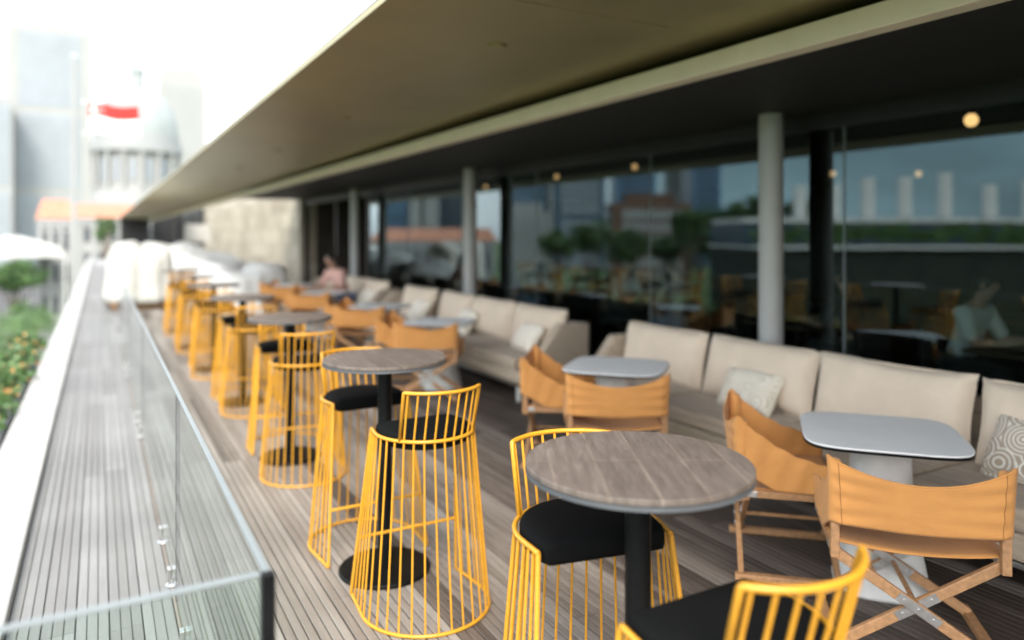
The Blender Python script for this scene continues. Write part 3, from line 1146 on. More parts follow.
def cushion_mesh(name, w_, h_, t_, seed, material, nu=26, nv=20, edge=.38):
    rnd = random.Random(seed)
    ph = [rnd.uniform(0, 6.28) for _ in range(6)]

    def side(sg):
        def fn(a, b):
            u, v = 2 * a - 1, 2 * b - 1
            th = t_ / 2 * (max(0, 1 - abs(u) ** 4) ** edge) * (max(0, 1 - abs(v) ** 4) ** edge)
            wob = 1 + .07 * math.sin(3 * u + ph[0]) * math.cos(2.3 * v + ph[1]) + .03 * math.sin(7 * u + 3 * v + ph[2])
            x_ = w_ / 2 * u * (1 - .045 * (1 - v * v))
            z = h_ / 2 * v * (1 - .06 * (1 - u * u)) + .008 * math.sin(4 * u + ph[3])
            return (x_, sg * th * wob, z + h_ / 2)
        return fn
    m_ = MB()
    m_.grid(side(-1), nu, nv)
    f1 = side(1)
    m_.grid(lambda a, b: f1(1 - a, b), nu, nv)
    return m_


def cushion(name, label, cat, w_, h_, t_, loc, rz, tilt, material, seed, group):
    o = cushion_mesh(name, w_, h_, t_, seed, material).build(name, material, smooth=True)
    o.location = loc
    o.rotation_euler = (tilt, 0, rz)
    tag(o, label, cat, group)
    # seam piping round the edge
    pts = []
    n = 60
    for i in range(n):
        a = 2 * PI * i / n
        c, s_ = math.cos(a), math.sin(a)
        r_ = (abs(c) ** 12 + abs(s_) ** 12) ** (-1 / 12)
        u, v = r_ * c, r_ * s_
        pts.append((w_ / 2 * u * (1 - .045 * (1 - v * v)), 0, h_ / 2 * v * (1 - .06 * (1 - u * u)) + h_ / 2))
    MB().tube(pts, .006, 6, closed=True).build('piping', material, o, smooth=True)
    return o


G1, G2 = 'beige back cushions on the sofas', 'small scatter pillows on the sofas'
rows = [
    [(4.88, 1.0, 'nearest sofa, farthest of its back cushions'), (3.86, 1.04, 'nearest sofa, behind the patterned cream pillow'),
     (2.82, 1.02, 'nearest sofa, right of the first grey column'), (1.78, 1.0, 'nearest sofa, at the right edge of the photo')],
    [(6.98, .98, 'middle sofa, nearest the camera'), (8.03, 1.02, 'middle sofa, second from its near end'),
     (9.12, 1.04, 'middle sofa, third from its near end'), (10.4, 1.1, 'middle sofa, fourth and last from its near end')],
    [(12.4, 1.0, 'far sofa, nearest the camera'), (13.65, 1.1, 'far sofa, the middle one of three'),
     (14.95, 1.1, 'far sofa, farthest from the camera')]]
sd = 1
for row in rows:
    for (cy, w_, txt) in row:
        cushion('back_cushion', 'plump beige back cushion on the ' + txt, 'cushion', w_, .47, .20,
                (4.17 + random.uniform(-.02, .02), cy, .415), R(-90 + random.uniform(-3, 3)), R(-13 + random.uniform(-3, 3)), M['beige'], sd, G1)
        sd += 1
pl = [(3.95, 3.75, .47, .30, 'print', 'cream leaf-patterned pillow in the middle of the nearest sofa'),
      (3.95, 1.92, .46, .34, 'print_taupe', 'taupe and white leaf-print pillow at the right edge of the photo'),
      (3.94, 6.86, .46, .31, 'cream', 'plain cream pillow at the near end of the middle sofa'),
      (3.94, 8.42, .46, .33, 'cream', 'plain cream pillow halfway along the middle sofa'),
      (3.94, 9.95, .46, .33, 'cream', 'plain cream pillow near the far end of the middle sofa'),
      (3.94, 12.3, .46, .33, 'cream', 'plain cream pillow on the far sofa beside the seated woman')]
for (x_, y_, w_, h_, m_, lab) in pl:
    cushion('scatter_pillow', lab, 'pillow', w_, h_, .15, (x_, y_, .43), R(-90 + random.uniform(-8, 8)), R(-34), M[m_], sd, G2)
    sd += 1


# ------------------------------------------------------------------ white cloth covers at the far end
def drape(name, label, cat, cx, cy, sx, sy, h_, rz, seed, group=None, base=None, z0=.02):
    rnd = random.Random(seed)
    ph = [rnd.uniform(0, 6.28) for _ in range(5)]
    prof = [(1.12, 0), (1.06, .12), (1.02, .3), (1.0, .55), (.985, .78), (.94, .91), (.82, .975), (.55, 1.0), (.2, 1.01)]
    rings = []
    n = 72
    for k_, zf in prof:
        ring = []
        for i in range(n):
            a = 2 * PI * i / n
            c, s_ = math.cos(a), math.sin(a)
            r_ = (abs(c) ** 4 + abs(s_) ** 4) ** (-.25)
            fold = 1 + (.032 * math.sin(9 * a + ph[0]) + .025 * math.sin(17 * a + ph[1])) * max(0, 1 - zf) ** .7
            lump = 1 + .05 * math.sin(3 * a + ph[2]) * zf
            ring.append((sx / 2 * k_ * r_ * c * fold, sy / 2 * k_ * r_ * s_ * fold, z0 + h_ * zf * lump - (.06 * math.sin(2 * a + ph[3]) if zf > .8 else 0)))
        rings.append(ring)
    root = thing(name, label, cat, (cx, cy, 0), rz, group)
    MB().loft(rings).build('cloth', M['white_cloth'] if base else M['lightened_cover'], root, smooth=True)
    if base:
        m_ = MB()
        for y_ in (-.4, 0, .4):
            m_.box(-sx * .48, sx * .48, sy * y_ - .05, sy * y_ + .05, 0, .13)
        for q in range(7):
            x_ = -sx * .5 + q * sx / 6.3
            m_.box(x_, x_ + sx * .12, -sy * .5, sy * .5, .132, .16)
        m_.build('pallet', M['crate_wood'], root, bevel=.004)
    return root


drape('covered_furniture', 'bulky furniture stack under a white cloth cover on a wooden base, beside the balustrade end', 'furniture cover',
      .83, 19.4, 1.3, 2.2, 1.24, R(4), 3, 'white cloth covers', True, .16)
drape('covered_sofa', 'long white draped cover nearest the stone wall corner', 'furniture cover', 2.75, 17.2, 1.5, 2.6, .95, R(10), 5,
      'white cloth covers')
drape('covered_sofa', 'long white draped cover, second along the stone wall', 'furniture cover', 2.42, 20.8, 1.5, 3.0, 1.08, R(14), 8,
      'white cloth covers')
drape('covered_sofa', 'white draped cover, farthest from the camera beside the stone wall', 'furniture cover', 2.1, 25.0, 1.6, 3.0, 1.3, R(10), 11,
      'white cloth covers')

# far counter with white panels under the end of the canopy
ct = thing('service_counter', 'dark service counter with a white panel front at the far end of the terrace', 'counter', (3.2, 38.0, 0))
MB().box(-.9, .9, -.3, .3, 0, 1.05).build('counter_body', M['dark_wood'], ct, bevel=.01)
MB().box(-1.0, 1.0, -.4, .4, 1.053, 1.10).build('countertop', M['white_paint'], ct, bevel=.006)
MB().box(-.7, .7, -.325, -.303, .15, .95).build('front_panel', M['white_paint'], ct)
sg_ = thing('hanging_screen', 'white blind panel hanging below the canopy beside the stone wall', 'blind', (3.9, 36.0, 0))
MB().box(-.55, .55, -.02, .02, 1.35, 2.1).build('panel', M['white_cloth'], sg_)
MB().box(-.57, .57, -.03, .03, 2.1, 2.14).build('head_rail', M['steel'], sg_)
MB().tube([(-.5, 0, 2.14), (-.5, 0, 2.62)], .008).build('cord', M['steel'], sg_)
MB().tube([(.5, 0, 2.14), (.5, 0, 2.62)], .008).build('cord', M['steel'], sg_)


# ------------------------------------------------------------------ people
def skin_mesh(verts, edges, radii, levels=2):
    me = bpy.data.meshes.new('tmp')
    me.from_pydata(verts, edges, [])
    o = bpy.data.objects.new('tmp', me)
    COL.objects.link(o)
    sk = o.modifiers.new('skin', 'SKIN')
    sk.use_smooth_shade = True
    if not me.skin_vertices:
        bpy.context.view_layer.objects.active = o
    for i, r_ in enumerate(radii):
        d = me.skin_vertices[0].data[i]
        d.radius = (r_, r_) if not isinstance(r_, tuple) else r_
        d.use_root = (i == 0)
    sub = o.modifiers.new('sub', 'SUBSURF')
    sub.levels = sub.render_levels = levels
    dg = bpy.context.evaluated_depsgraph_get()
    res = bpy.data.meshes.new_from_object(o.evaluated_get(dg))
    bpy.data.objects.remove(o)
    res.polygons.foreach_set('use_smooth', [True] * len(res.polygons))
    return res


def make_person(label, loc, rz, shirt, trousers, lean=.0, arm=(.36, .76), arm2=None, long_hair=False, group=None, seat_z=.45, turn=0.0):
    """seated figure facing +y; arm = reach and height of the right hand"""
    root = thing('person', label, 'person', loc, rz, group)
    dz = seat_z - .45

    def L_(x_, y_, z):
        return Vector((x_, y_ + lean * max(0, z - .5), z + dz))
    V, E, RD = [], [], []

    def v(p, r_, par=None):
        V.append(p)
        RD.append(r_)
        if par is not None:
            E.append((par, len(V) - 1))
        return len(V) - 1
    pel = v(L_(0, 0, .55), (.145, .11))
    wai = v(L_(0, .0, .72), (.125, .095), pel)
    che = v(L_(0, .01, .90), (.145, .105), wai)
    uch = v(L_(0, .01, 1.0), (.11, .085), che)
    nb_ = v(L_(0, .015, 1.045), (.068, .062), uch)
    nec = v(L_(0, .03, 1.095), (.046, .05), nb_)
    hd0 = v(L_(0, .055, 1.15), (.06, .07), nec)
    hd1 = v(L_(0, .06, 1.225), (.072, .09), hd0)
    v(L_(0, .05, 1.295), (.058, .07), hd1)
    torso_n = len(V)
    arms = {}
    for sg in (-1, 1):
        reach, hz = arm if (sg > 0 or arm2 is None) else arm2
        sh = v(L_(sg * .165, .01, 1.0), .055, uch)
        elp = L_(sg * .235, .05, .74)
        elp.y += reach * .35
        elp.z += (hz - .74) * .35
        el = v(elp, .042, sh)
        wrp = Vector((sg * .15, lean * .3 + reach, hz + dz))
        wr = v(wrp, .028, el)
        dirv = (wrp - elp).normalized()
        palm = v(wrp + dirv * .075, (.036, .02), wr)
        pr = V[palm]
        side = Vector((0, 0, 1)).cross(dirv).normalized()
        for k_, (o2, ln) in enumerate(((-.03, .065), (-.01, .078), (.01, .072), (.03, .055))):
            b = v(pr + side * o2 * .8 + dirv * .03, .0095, palm)
            c = v(pr + side * o2 * 1.1 + dirv * (.03 + ln * .55) + Vector((0, 0, -.006)), .0085, b)
            v(pr + side * o2 * 1.15 + dirv * (.03 + ln) + Vector((0, 0, -.022)), .007, c)
        b = v(wrp + dirv * .03 - side * sg * .035, .0105, wr)
        v(wrp + dirv * .075 - side * sg * .06, .009, b)
        arms[sg] = (sh, el, wr)
    legs = {}
    toes = {}
    for sg in (-1, 1):
        hp = v(Vector((sg * .09, .03, .53 + dz)), .088, pel)
        kn = v(Vector((sg * .12, .46, .52 + dz)), .062, hp)
        cf = v(Vector((sg * .12, .46, .30 + dz * .6)), .055, kn)
        an = v(Vector((sg * .12, .44, .09)), .038, cf)
        to = v(Vector((sg * .13, .58, .045)), (.042, .032), an)
        legs[sg] = (hp, kn, cf, an)
        toes[sg] = (an, to)
    o = bpy.data.objects.new('body', skin_mesh(V, E, RD))
    o.data.materials.append(M['skin'])
    COL.objects.link(o)
    o.parent = root

    def sub(ids, grow, name, m_):
        mp_ = {i: k_ for k_, i in enumerate(ids)}
        vv = [V[i] for i in ids]
        ee = [(mp_[a], mp_[b]) for a, b in E if a in mp_ and b in mp_]
        rr = []
        for i in ids:
            r_ = RD[i]
            rr.append((r_[0] + grow, r_[1] + grow) if isinstance(r_, tuple) else (r_ + grow, r_ + grow))
        q = bpy.data.objects.new(name, skin_mesh(vv, ee, rr))
        q.data.materials.append(m_)
        COL.objects.link(q)
        q.parent = root
        return q
    sub([pel, wai, che, uch, nb_, arms[-1][0], arms[-1][1], arms[1][0], arms[1][1]], .02, 'shirt', shirt)
    for sg in (-1, 1):
        sub(list(toes[sg]), .014, 'shoe', M['black_seat'])
    sub([pel, *legs[-1], *legs[1]], .012, 'trousers', trousers)
    # head details
    hc = V[hd1]

    def ell(c, rx, ry, rz_, n=20, m=12, cut=None):
        def fn(a, b):
            t_, p_ = 2 * PI * a, PI * b
            return (c[0] + rx * math.sin(p_) * math.cos(t_), c[1] + ry * math.sin(p_) * math.sin(t_), c[2] + rz_ * math.cos(p_))
        return MB().grid(fn, n, m)
    hm = ell((hc.x, hc.y - .028, hc.z + .022), .088, .098, .095)
    if long_hair:
        b2 = ell((hc.x, hc.y - .095 - lean * .12, hc.z - .10), .085, .045, .15)
        hm.add(b2.v, b2.f)
    hm.build('hair', M['hair'], root, smooth=True)
    no_ = MB().loft([[(hc.x + a * q, hc.y + .083 + f_, hc.z - .005 + z_) for a, z_ in ((-.013, -.03), (.013, -.03), (.005, .015), (-.005, .015))] for q, f_ in ((1.1, -.012), (.55, .010))])
    no_.build('nose', M['skin'], root, smooth=True)
    mo = ell((hc.x, hc.y + .080, hc.z - .052), .021, .010, .007, 10, 6)
    mo.build('mouth', M['lips'], root, smooth=True)
    for sg in (-1, 1):
        ell((hc.x + sg * .076, hc.y - .004, hc.z - .006), .011, .021, .030, 10, 8).build('ear', M['skin'], root, smooth=True)
    ey = MB()
    for sg in (-1, 1):
        e_ = ell((hc.x + sg * .031, hc.y + .078, hc.z + .012), .011, .009, .007, 8, 6)
        ey.add(e_.v, e_.f)
    ey.build('eyes', M['eye'], root, smooth=True)
    return root


make_person('seated woman with dark hair and pink top leaning over a table by the far sofa', (3.88, 13.1, 0), R(118), M['shirt_pink'], M['denim'],
            lean=.45, arm=(.52, .76), long_hair=True)


# ------------------------------------------------------------------ dining room behind the glass
def make_dining_table(label):
    root = thing('dining_table', label, 'table', group='dining tables behind the glass')
    MB().box(-.4, .4, -.4, .4, .715, .75).build('tabletop', M['dark_wood'], root, bevel=.006)
    MB().lathe([(.26, 0), (.26, .015), (.04, .03), (.04, .714)], 20).build('pedestal', M['black_metal'], root, smooth='auto')
    return root


def make_dining_chair(label):
    root = thing('dining_chair', label, 'chair', group='dark dining chairs behind the glass')
    MB().box(-.22, .22, -.21, .22, .42, .47).build('seat', M['shirt_dark'], root, bevel=.015)
    MB().box(-.22, .22, -.26, -.215, .46, .86).build('backrest', M['shirt_dark'], root, bevel=.02)
    for sx in (-.19, .19):
        for sy in (-.2, .19):
            MB().bar((sx, sy, 0), (sx * .95, sy * .95, .419), .03, .03).build('leg', M['dark_wood'], root)
    return root


dt0 = make_dining_table('dark dining table behind the glass')
dc0 = make_dining_chair('dark dining chair behind the glass')
spots = [(6.4, 3.0), (6.4, 5.3), (6.4, 7.7), (6.4, 10.2), (6.4, 13.0), (8.8, 4.2), (8.8, 7.0), (8.8, 9.9)]
first = True
for i, (x_, y_) in enumerate(spots):
    near = 'nearer the glass' if i < 5 else 'deeper in the room'
    lab = 'dark square dining table behind glass, %s, %s from the right' % (near, ORD[i if i < 5 else i - 5].split()[0].replace('nearest', 'first'))
    if first:
        dt0.location = (x_, y_, 0)
        dt0['label'] = lab
    else:
        dup(dt0, (x_, y_, 0), 0, lab)
    for sg in (-1, 1):
        lab2 = 'dark dining chair behind the glass, %s of the %s table %s' % ('near side' if sg < 0 else 'far side',
                                                                   ORD[i if i < 5 else i - 5].split()[0].replace('nearest', 'first'), near)
        loc = (x_ + .02, y_ + sg * .62, 0)
        rz = 0 if sg < 0 else PI
        if first:
            dc0.location = loc
            dc0.rotation_euler = (0, 0, rz)
            dc0['label'] = lab2
            first = False
        else:
            dup(dc0, loc, rz, lab2)
make_person('seated diner in a white shirt behind the glass, near the right edge', (6.42, 3.66, .02), PI, M['shirt_white'], M['shirt_dark'], lean=.25,
            arm=(.40, .78))
make_person('seated diner in dark clothes behind the glass right of the first column', (6.42, 4.62, .02), R(0), M['shirt_dark'], M['shirt_dark'],
            lean=.15, arm=(.42, .78), long_hair=True)
make_person('seated diner in a pale grey top behind the glass, left of the glowing lamp', (6.42, 7.05, .02), 0, M['shirt_grey'], M['denim'], lean=.2,
            arm=(.42, .78))
make_person('seated diner in a grey top facing another behind the glass between the columns', (6.42, 8.36, .02), PI, M['shirt_grey'], M['shirt_dark'], lean=.2,
            arm=(.42, .78), long_hair=True)
make_person('seated diner in a white top behind the glass beside the second column', (6.42, 10.86, .02), PI, M['shirt_white'], M['denim'], lean=.1,
            arm=(.42, .78))


M['bulb_dim'] = emit_mat('dim_warm_bulb', (1.0, 0.55, 0.24), 0.38)


def make_pendant(label, bm_):
    root = thing('pendant_lamp', label, 'lamp', group='glowing pendant lamps behind the glass')
    MB().tube([(0, 0, .055), (0, 0, .24)], .004, 6).build('cord', M['black_metal'], root)
    MB().lathe([(.018, .035), (.02, .06), (.012, .075)], 14).build('socket', M['black_metal'], root, smooth='auto')
    MB().lathe([(.006, -.036), (.022, -.03), (.034, -.012), (.036, .005), (.028, .024), (.016, .035)], 18).build('bulb', bm_, root, smooth=True)
    return root


pd0 = make_pendant('x', M['bulb'])
pd1 = make_pendant('x', M['bulb_dim'])
pds = [(5.8, 3.21, 2.53, 'large glowing warm bulb high at the right edge of the glass'),
       (5.8, 7.26, 2.50, 'glowing warm bulb high behind the glass left of the first column'),
       (5.8, 9.05, 2.50, 'small glowing warm bulb right of the second column, first from the column but one'),
       (5.8, 11.3, 2.48, 'small faint warm bulb just right of the second column'),
       (8.0, 6.1, 2.42, 'warm bulb deep in the room above the diner right of the first column'),
       (8.0, 5.0, 2.34, 'warm bulb deep in the room above the row of white pillars reflected')]
for i, (x_, y_, z, lab) in enumerate(pds):
    if i == 0:
        pd0.location = (x_, y_, z)
        pd0.scale = (1.35, 1.35, 1.35)
        pd0['label'] = lab
    elif i == 1:
        pd1.location = (x_, y_, z)
        pd1['label'] = lab
    else:
        dup(pd1, (x_, y_, z), 0, lab)


# ------------------------------------------------------------------ plants and trees
def leaf_cloud(mb_, c, rx, ry, rz_, n, size, rnd, clumps=14):
    cl = []
    for _ in range(clumps):
        d = Vector((rnd.gauss(0, 1), rnd.gauss(0, 1), rnd.gauss(0, 1))).normalized() * (rnd.random() ** .45)
        cl.append((Vector((c[0] + d.x * rx * .75, c[1] + d.y * ry * .75, c[2] + d.z * rz_ * .75)), rnd.uniform(.25, .5)))
    for _ in range(n):
        p, rr = rnd.choice(cl)
        d = Vector((rnd.gauss(0, 1), rnd.gauss(0, 1), rnd.gauss(0, 1))).normalized() * (rnd.random() ** .4) * rr
        q = p + Vector((d.x * rx, d.y * ry, d.z * rz_))
        a = Vector((rnd.gauss(0, 1), rnd.gauss(0, 1), rnd.gauss(0, .6))).normalized()
        b = a.cross(Vector((rnd.gauss(0, 1), rnd.gauss(0, 1), rnd.gauss(0, 1)))).normalized()
        s1, s2 = size * rnd.uniform(.6, 1.2), size * rnd.uniform(.3, .55)
        mb_.add([q - a * s1, q + b * s2, q + a * s1, q - b * s2], [(0, 1, 2, 3)], rnd.choice((0, 0, 1, 2)))


LEAVES = [M['leaf'], M['leaf_light'], M['leaf_dark']]


def tree(label, x_, y_, zb, zc, rx, rz_, seed, n=2200, size=.28, group=None, name='tree'):
    rnd = random.Random(seed)
    root = thing(name, label, 'tree', (x_, y_, zb), 0, group)
    hc = zc - zb
    tr = MB()
    tr.tube([(0, 0, 0), (.1, .05, hc * .4), (0, .1, hc * .75), (.05, 0, hc * .95)], [.32, .24, .18, .1], 10)
    for k_ in range(5):
        a = k_ * 1.257 + rnd.random()
        tr.tube([(0, .08, hc * .68), (rx * .35 * math.cos(a), rx * .35 * math.sin(a), hc * .85),
                 (rx * .65 * math.cos(a), rx * .65 * math.sin(a), hc * 1.02)], [.13, .08, .03], 7)
    tr.build('trunk', M['bark'], root, smooth=True)
    cw = MB()
    leaf_cloud(cw, (0, 0, hc), rx, rx, rz_, n, size, rnd, 22)
    cw.build('crown', LEAVES, root)
    return root


def palm(label, x_, y_, zb, zt, ln, seed, group=None):
    rnd = random.Random(seed)
    root = thing('palm_tree', label, 'tree', (x_, y_, zb), 0, group)
    ht = zt - zb
    MB().tube([(0, 0, 0), (.15, .1, ht * .5), (0, 0, ht)], [.26, .2, .16], 10).build('trunk', M['bark'], root, smooth=True)
    fr = MB()
    for k_ in range(20):
        a = k_ * 2.4 + rnd.random() * .5
        up = rnd.uniform(-.1, .75)
        pts = []
        for q in range(9):
            t_ = q / 8
            pts.append(Vector((math.cos(a) * ln * t_, math.sin(a) * ln * t_, ht + ln * (up * t_ - .75 * t_ * t_))))
        fr.tube(pts, [.03 * (1 - .8 * q / 8) for q in range(9)], 5)
        sd_ = Vector((-math.sin(a), math.cos(a), 0))
        for q in range(1, 9):
            for h_ in (0, .5):
                p = pts[q - 1].lerp(pts[q], h_)
                d = (pts[q] - pts[q - 1]).normalized()
                wl = ln * .30 * math.sin(PI * (.12 + .8 * (q - 1 + h_) / 8.5))
                for sg in (-1, 1):
                    tip = p + sd_ * sg * wl + d * wl * .6 + Vector((0, 0, -wl * .45))
                    fr.add([p - d * .05, tip, p + d * .07], [(0, 1, 2)], rnd.choice((0, 1)))
    fr.build('crown', [M['leaf'], M['leaf_light']], root)
    return root


# yellow blossom trough outside the parapet
tro = thing('flower_trough', 'planter trough of leafy green plants with ochre yellow blossoms outside the white parapet', 'planter', (-.90, 7.4, .26))
MB().box(-.17, .17, 0, 5.5, -.60, -.32).build('trough', M['facade_grey'], tro, bevel=.01)
rnd = random.Random(5)
fm, fb = MB(), MB()
for k_ in range(1900):
    y_ = rnd.uniform(.05, 5.4)
    p = Vector((rnd.gauss(0, .10), y_, -.24 + abs(rnd.gauss(.06, .06)) * (1 + .5 * math.sin(y_ * 4))))
    a = Vector((rnd.gauss(0, 1), rnd.gauss(0, 1), rnd.gauss(0, .5))).normalized()
    b = a.cross(Vector((rnd.gauss(0, 1), rnd.gauss(0, 1), rnd.gauss(0, 1)))).normalized()
    s1 = rnd.uniform(.03, .06)
    (fb if rnd.random() < .10 else fm).add([p - a * s1, p + b * s1 * .7, p + a * s1, p - b * s1 * .7], [(0, 1, 2, 3)])
fb.build('blossom', M['blossom'], tro)
fm.build('foliage', M['leaf'], tro)

# street trees seen past the parapet
GT = 'street trees below the terrace'
x_, y_ = at(16, 85)
tree('round dark green street tree below the white canopy tent', x_, y_, GZ, zat(279, 85), 3.5, 2.0, 21, 4200, .3, GT)
x_, y_ = at(14, 58)
palm('palm with drooping fronds close below the parapet', x_, y_, GZ, zat(318, 58), 4.0, 31, GT)
x_, y_ = at(-22, 50)
palm('palm at the left edge below the parapet', x_, y_, GZ, zat(335, 50), 4.2, 32, GT)
x_, y_ = at(30, 70)
tree('small bright green street tree right behind the palms', x_, y_, GZ, zat(318, 70), 2.2, 1.9, 23, 1600, .22, GT)
x_, y_ = at(106, 95)
tree('small yellow-green tree beside the orange-roofed hall', x_, y_, GZ, zat(228, 95), 1.6, 1.9, 24, 1200, .2, GT)

# white tent by the trees
x_, y_ = at(14, 92)
tn = thing('white_tent', 'white peaked event tent beyond the parapet at the left edge', 'tent', (x_, y_, GZ), TH)
zt = zat(236, 92) - GZ
MB().loft([[(-4.6, -4.6, zt - 2.6), (4.0, -4.6, zt - 2.6), (4.0, 4.6, zt - 2.6), (-4.6, 4.6, zt - 2.6)],
           [(-3.9, -3.9, zt - 1.3), (3.3, -3.9, zt - 1.3), (3.3, 3.9, zt - 1.3), (-3.9, 3.9, zt - 1.3)],
           [(-.7, -.7, zt), (.3, -.7, zt), (.3, .7, zt), (-.7, .7, zt)]]).build('roof_cloth', M['white_cloth'], tn)
for sx in (-4.4, 3.8):
    for sy in (-4.4, 4.4):
        MB().tube([(sx, sy, 0), (sx, sy, zt - 2.6)], .08, 8).build('pole', M['white_paint'], tn)


# ------------------------------------------------------------------ city in direct view
def tower(name, label, u, D, wpx, vtop, depth, wall, win, bands=3, mullions=6, rz=None, group=None, mirror=False, floors=0, margin=.12, dl=0):
    x_, y_ = at(u, D)
    ang = math.atan2(-x_, y_) if not mirror else TH
    if mirror:
        x_ = 2 * GX - x_
    wd = wpx * D / 740.0
    h_ = zat(vtop, D) - GZ
    root = thing(name, label, 'building', (x_, y_, GZ), ang if rz is None else rz, group)
    MB().box(-wd / 2, wd / 2, 0, depth, 0, h_).build('wall', wall, root)
    # window bands on the front and the two sides
    nfl = floors or max(4, int(h_ / 3.8))
    for k_ in range(bands):
        z0, z1 = h_ * (k_ + .04) / bands, h_ * (k_ + .93) / bands
        m_ = MB()
        a, b = -wd / 2 * (1 - margin * 2), wd / 2 * (1 - margin * 2)
        m_.box(a, b, -.25, -.02, z0, z1)
        m_.box(wd / 2 + .02, wd / 2 + .25, depth * .12, depth * .88, z0, z1)
        m_.box(-wd / 2 - .25, -wd / 2 - .02, depth * .12, depth * .88, z0, z1)
        o = m_.build('window_band', win, root)
        f_ = MB()
        nn = max(2, nfl // bands)
        for q in range(1, nn):
            z = z0 + (z1 - z0) * q / nn
            f_.box(a, b, -.42, -.26, z - .35, z + .35)
            f_.box(wd / 2 + .26, wd / 2 + .4, depth * .12, depth * .88, z - .35, z + .35)
            f_.box(-wd / 2 - .4, -wd / 2 - .26, depth * .12, depth * .88, z - .35, z + .35)
        if mullions:
            for q in range(mullions + 1):
                xx = a + (b - a) * q / mullions
                f_.box(xx - .18, xx + .18, -.47, -.43, z0, z1)
        f_.build('spandrel', wall, o)
    MB().box(-wd * .3, wd * .3, depth * .2, depth * .8, h_ + .01, h_ + 3).build('plant_room', wall, root)
    return root


GB = 'pale city towers beyond the terrace'
tower('office_tower', 'tall white-framed office tower with blue-grey window strips at the left', 50, 360, 72, 28, 25, M['facade_white'], M['window_band'],
      3, 0, group=GB, floors=36, margin=.13)
tower('office_tower', 'slim blue-grey tower cut by the left edge of the photo', -2, 330, 24, 100, 25, M['facade_grey'], M['window_band'], 2, 2, group=GB)
tower('office_tower', 'pale tower standing behind the domed building', 182, 420, 44, 70, 30, M['facade_white'], M['facade_grey'], 1, 3, group=GB)


def hall(name, label, u0, u1, D, v_eave, v_ridge, depth, mirror=False, nwin=8, slope_in=.12):
    """pale classical hall with an orange hipped roof"""
    x_, y_ = at((u0 + u1) / 2, D)
    if mirror:
        x_ = 2 * GX - x_
    wd = (u1 - u0) * D / 740.0
    he, hr = zat(v_eave, D) - GZ, zat(v_ridge, D) - GZ
    root = thing(name, label, 'building', (x_, y_, GZ), TH if mirror else math.atan2(-x_, y_))
    MB().box(-wd / 2, wd / 2, 0, depth, 0, he - .9).build('wall', M['facade_white'], root)
    MB().box(-wd / 2 - .35, wd / 2 + .35, -.35, depth + .35, he - .897, he - .02).build('cornice', M['facade_grey'], root)
    s_ = wd * slope_in
    e = .5
    MB().loft([[(-wd / 2 - e, -e, he), (wd / 2 + e, -e, he), (wd / 2 + e, depth + e, he), (-wd / 2 - e, depth + e, he)],
               [(-wd / 2 + s_, depth * .45, hr), (wd / 2 - s_, depth * .45, hr), (wd / 2 - s_, depth * .55, hr), (-wd / 2 + s_, depth * .55, hr)]]).build(
        'roof', M['tile'], root)
    top = he - 1.6
    while top > 6:
        for k_ in range(nwin):
            cx = -wd / 2 + wd * (k_ + .5) / nwin
            ww = wd / nwin * .22
            MB().box(cx - ww, cx + ww, -.12, -.01, top - 2.4, top).build('window', M['window_dark'], root)
        top -= 4.2
        if top < he - 10:
            break
    for k_ in range(nwin + 1):
        cx = -wd / 2 + wd * k_ / nwin
        MB().box(cx - .22, cx + .22, -.3, -.01, 0, he - .9).build('pilaster', M['facade_white'], root)
    return root


hall('orange_roof_hall', 'white building with an orange tiled roof standing left of the flagpole', 42, 69, 96, 219, 198, 9, nwin=3, slope_in=.08)
hall('orange_roof_hall', 'long white building with an orange tiled roof right of the flagpole', 76, 190, 125, 218, 203, 14, nwin=10, slope_in=.02)

# domed court building
D = 170
x_, y_ = at(137, D)
sc_ = D / 740
dm = thing('domed_building', 'pale classical building with columned drum, dome and lantern', 'building', (x_, y_, GZ), math.atan2(-x_, y_))
zz = lambda v: zat(v, D) - GZ
MB().box(-75 * sc_, 70 * sc_, 0, 110 * sc_, 0, zz(208)).build('wall', M['facade_white'], dm)
MB().box(-77 * sc_, 72 * sc_, -.6, 112 * sc_, zz(208) + .01, zz(203)).build('cornice', M['facade_grey'], dm)
MB().lathe([(42 * sc_, zz(202.9)), (42 * sc_, zz(188)), (38 * sc_, zz(187.8)), (38 * sc_, zz(150))], 48, 0, 0, 45 * sc_).build('drum', M['facade_white'], dm,
                                                                                                                        smooth='auto')
MB().lathe([(44 * sc_, zz(149.8)), (44 * sc_, zz(141)), (41 * sc_, zz(140.8)), (41 * sc_, zz(131))], 48, 0, 0, 45 * sc_).build('drum_cornice', M['facade_grey'],
                                                                                                                    dm, smooth='auto')
MB().lathe([(40 * sc_, zz(130.8))] + [(40 * sc_ * math.cos(a), zz(130.8) + 52 * sc_ * math.sin(a)) for a in [R(q) for q in range(8, 86, 7)]], 48, 0, 0,
           45 * sc_).build('dome', M['dome'], dm, smooth='auto')
MB().lathe([(7 * sc_, zz(79)), (7 * sc_, zz(64)), (8.5 * sc_, zz(63.8)), (8.5 * sc_, zz(61.5)), (5 * sc_, zz(58)), (1.2 * sc_, zz(50)), (.5 * sc_, zz(40))],
           20, 0, 0, 45 * sc_).build('lantern', M['dome'], dm, smooth='auto')
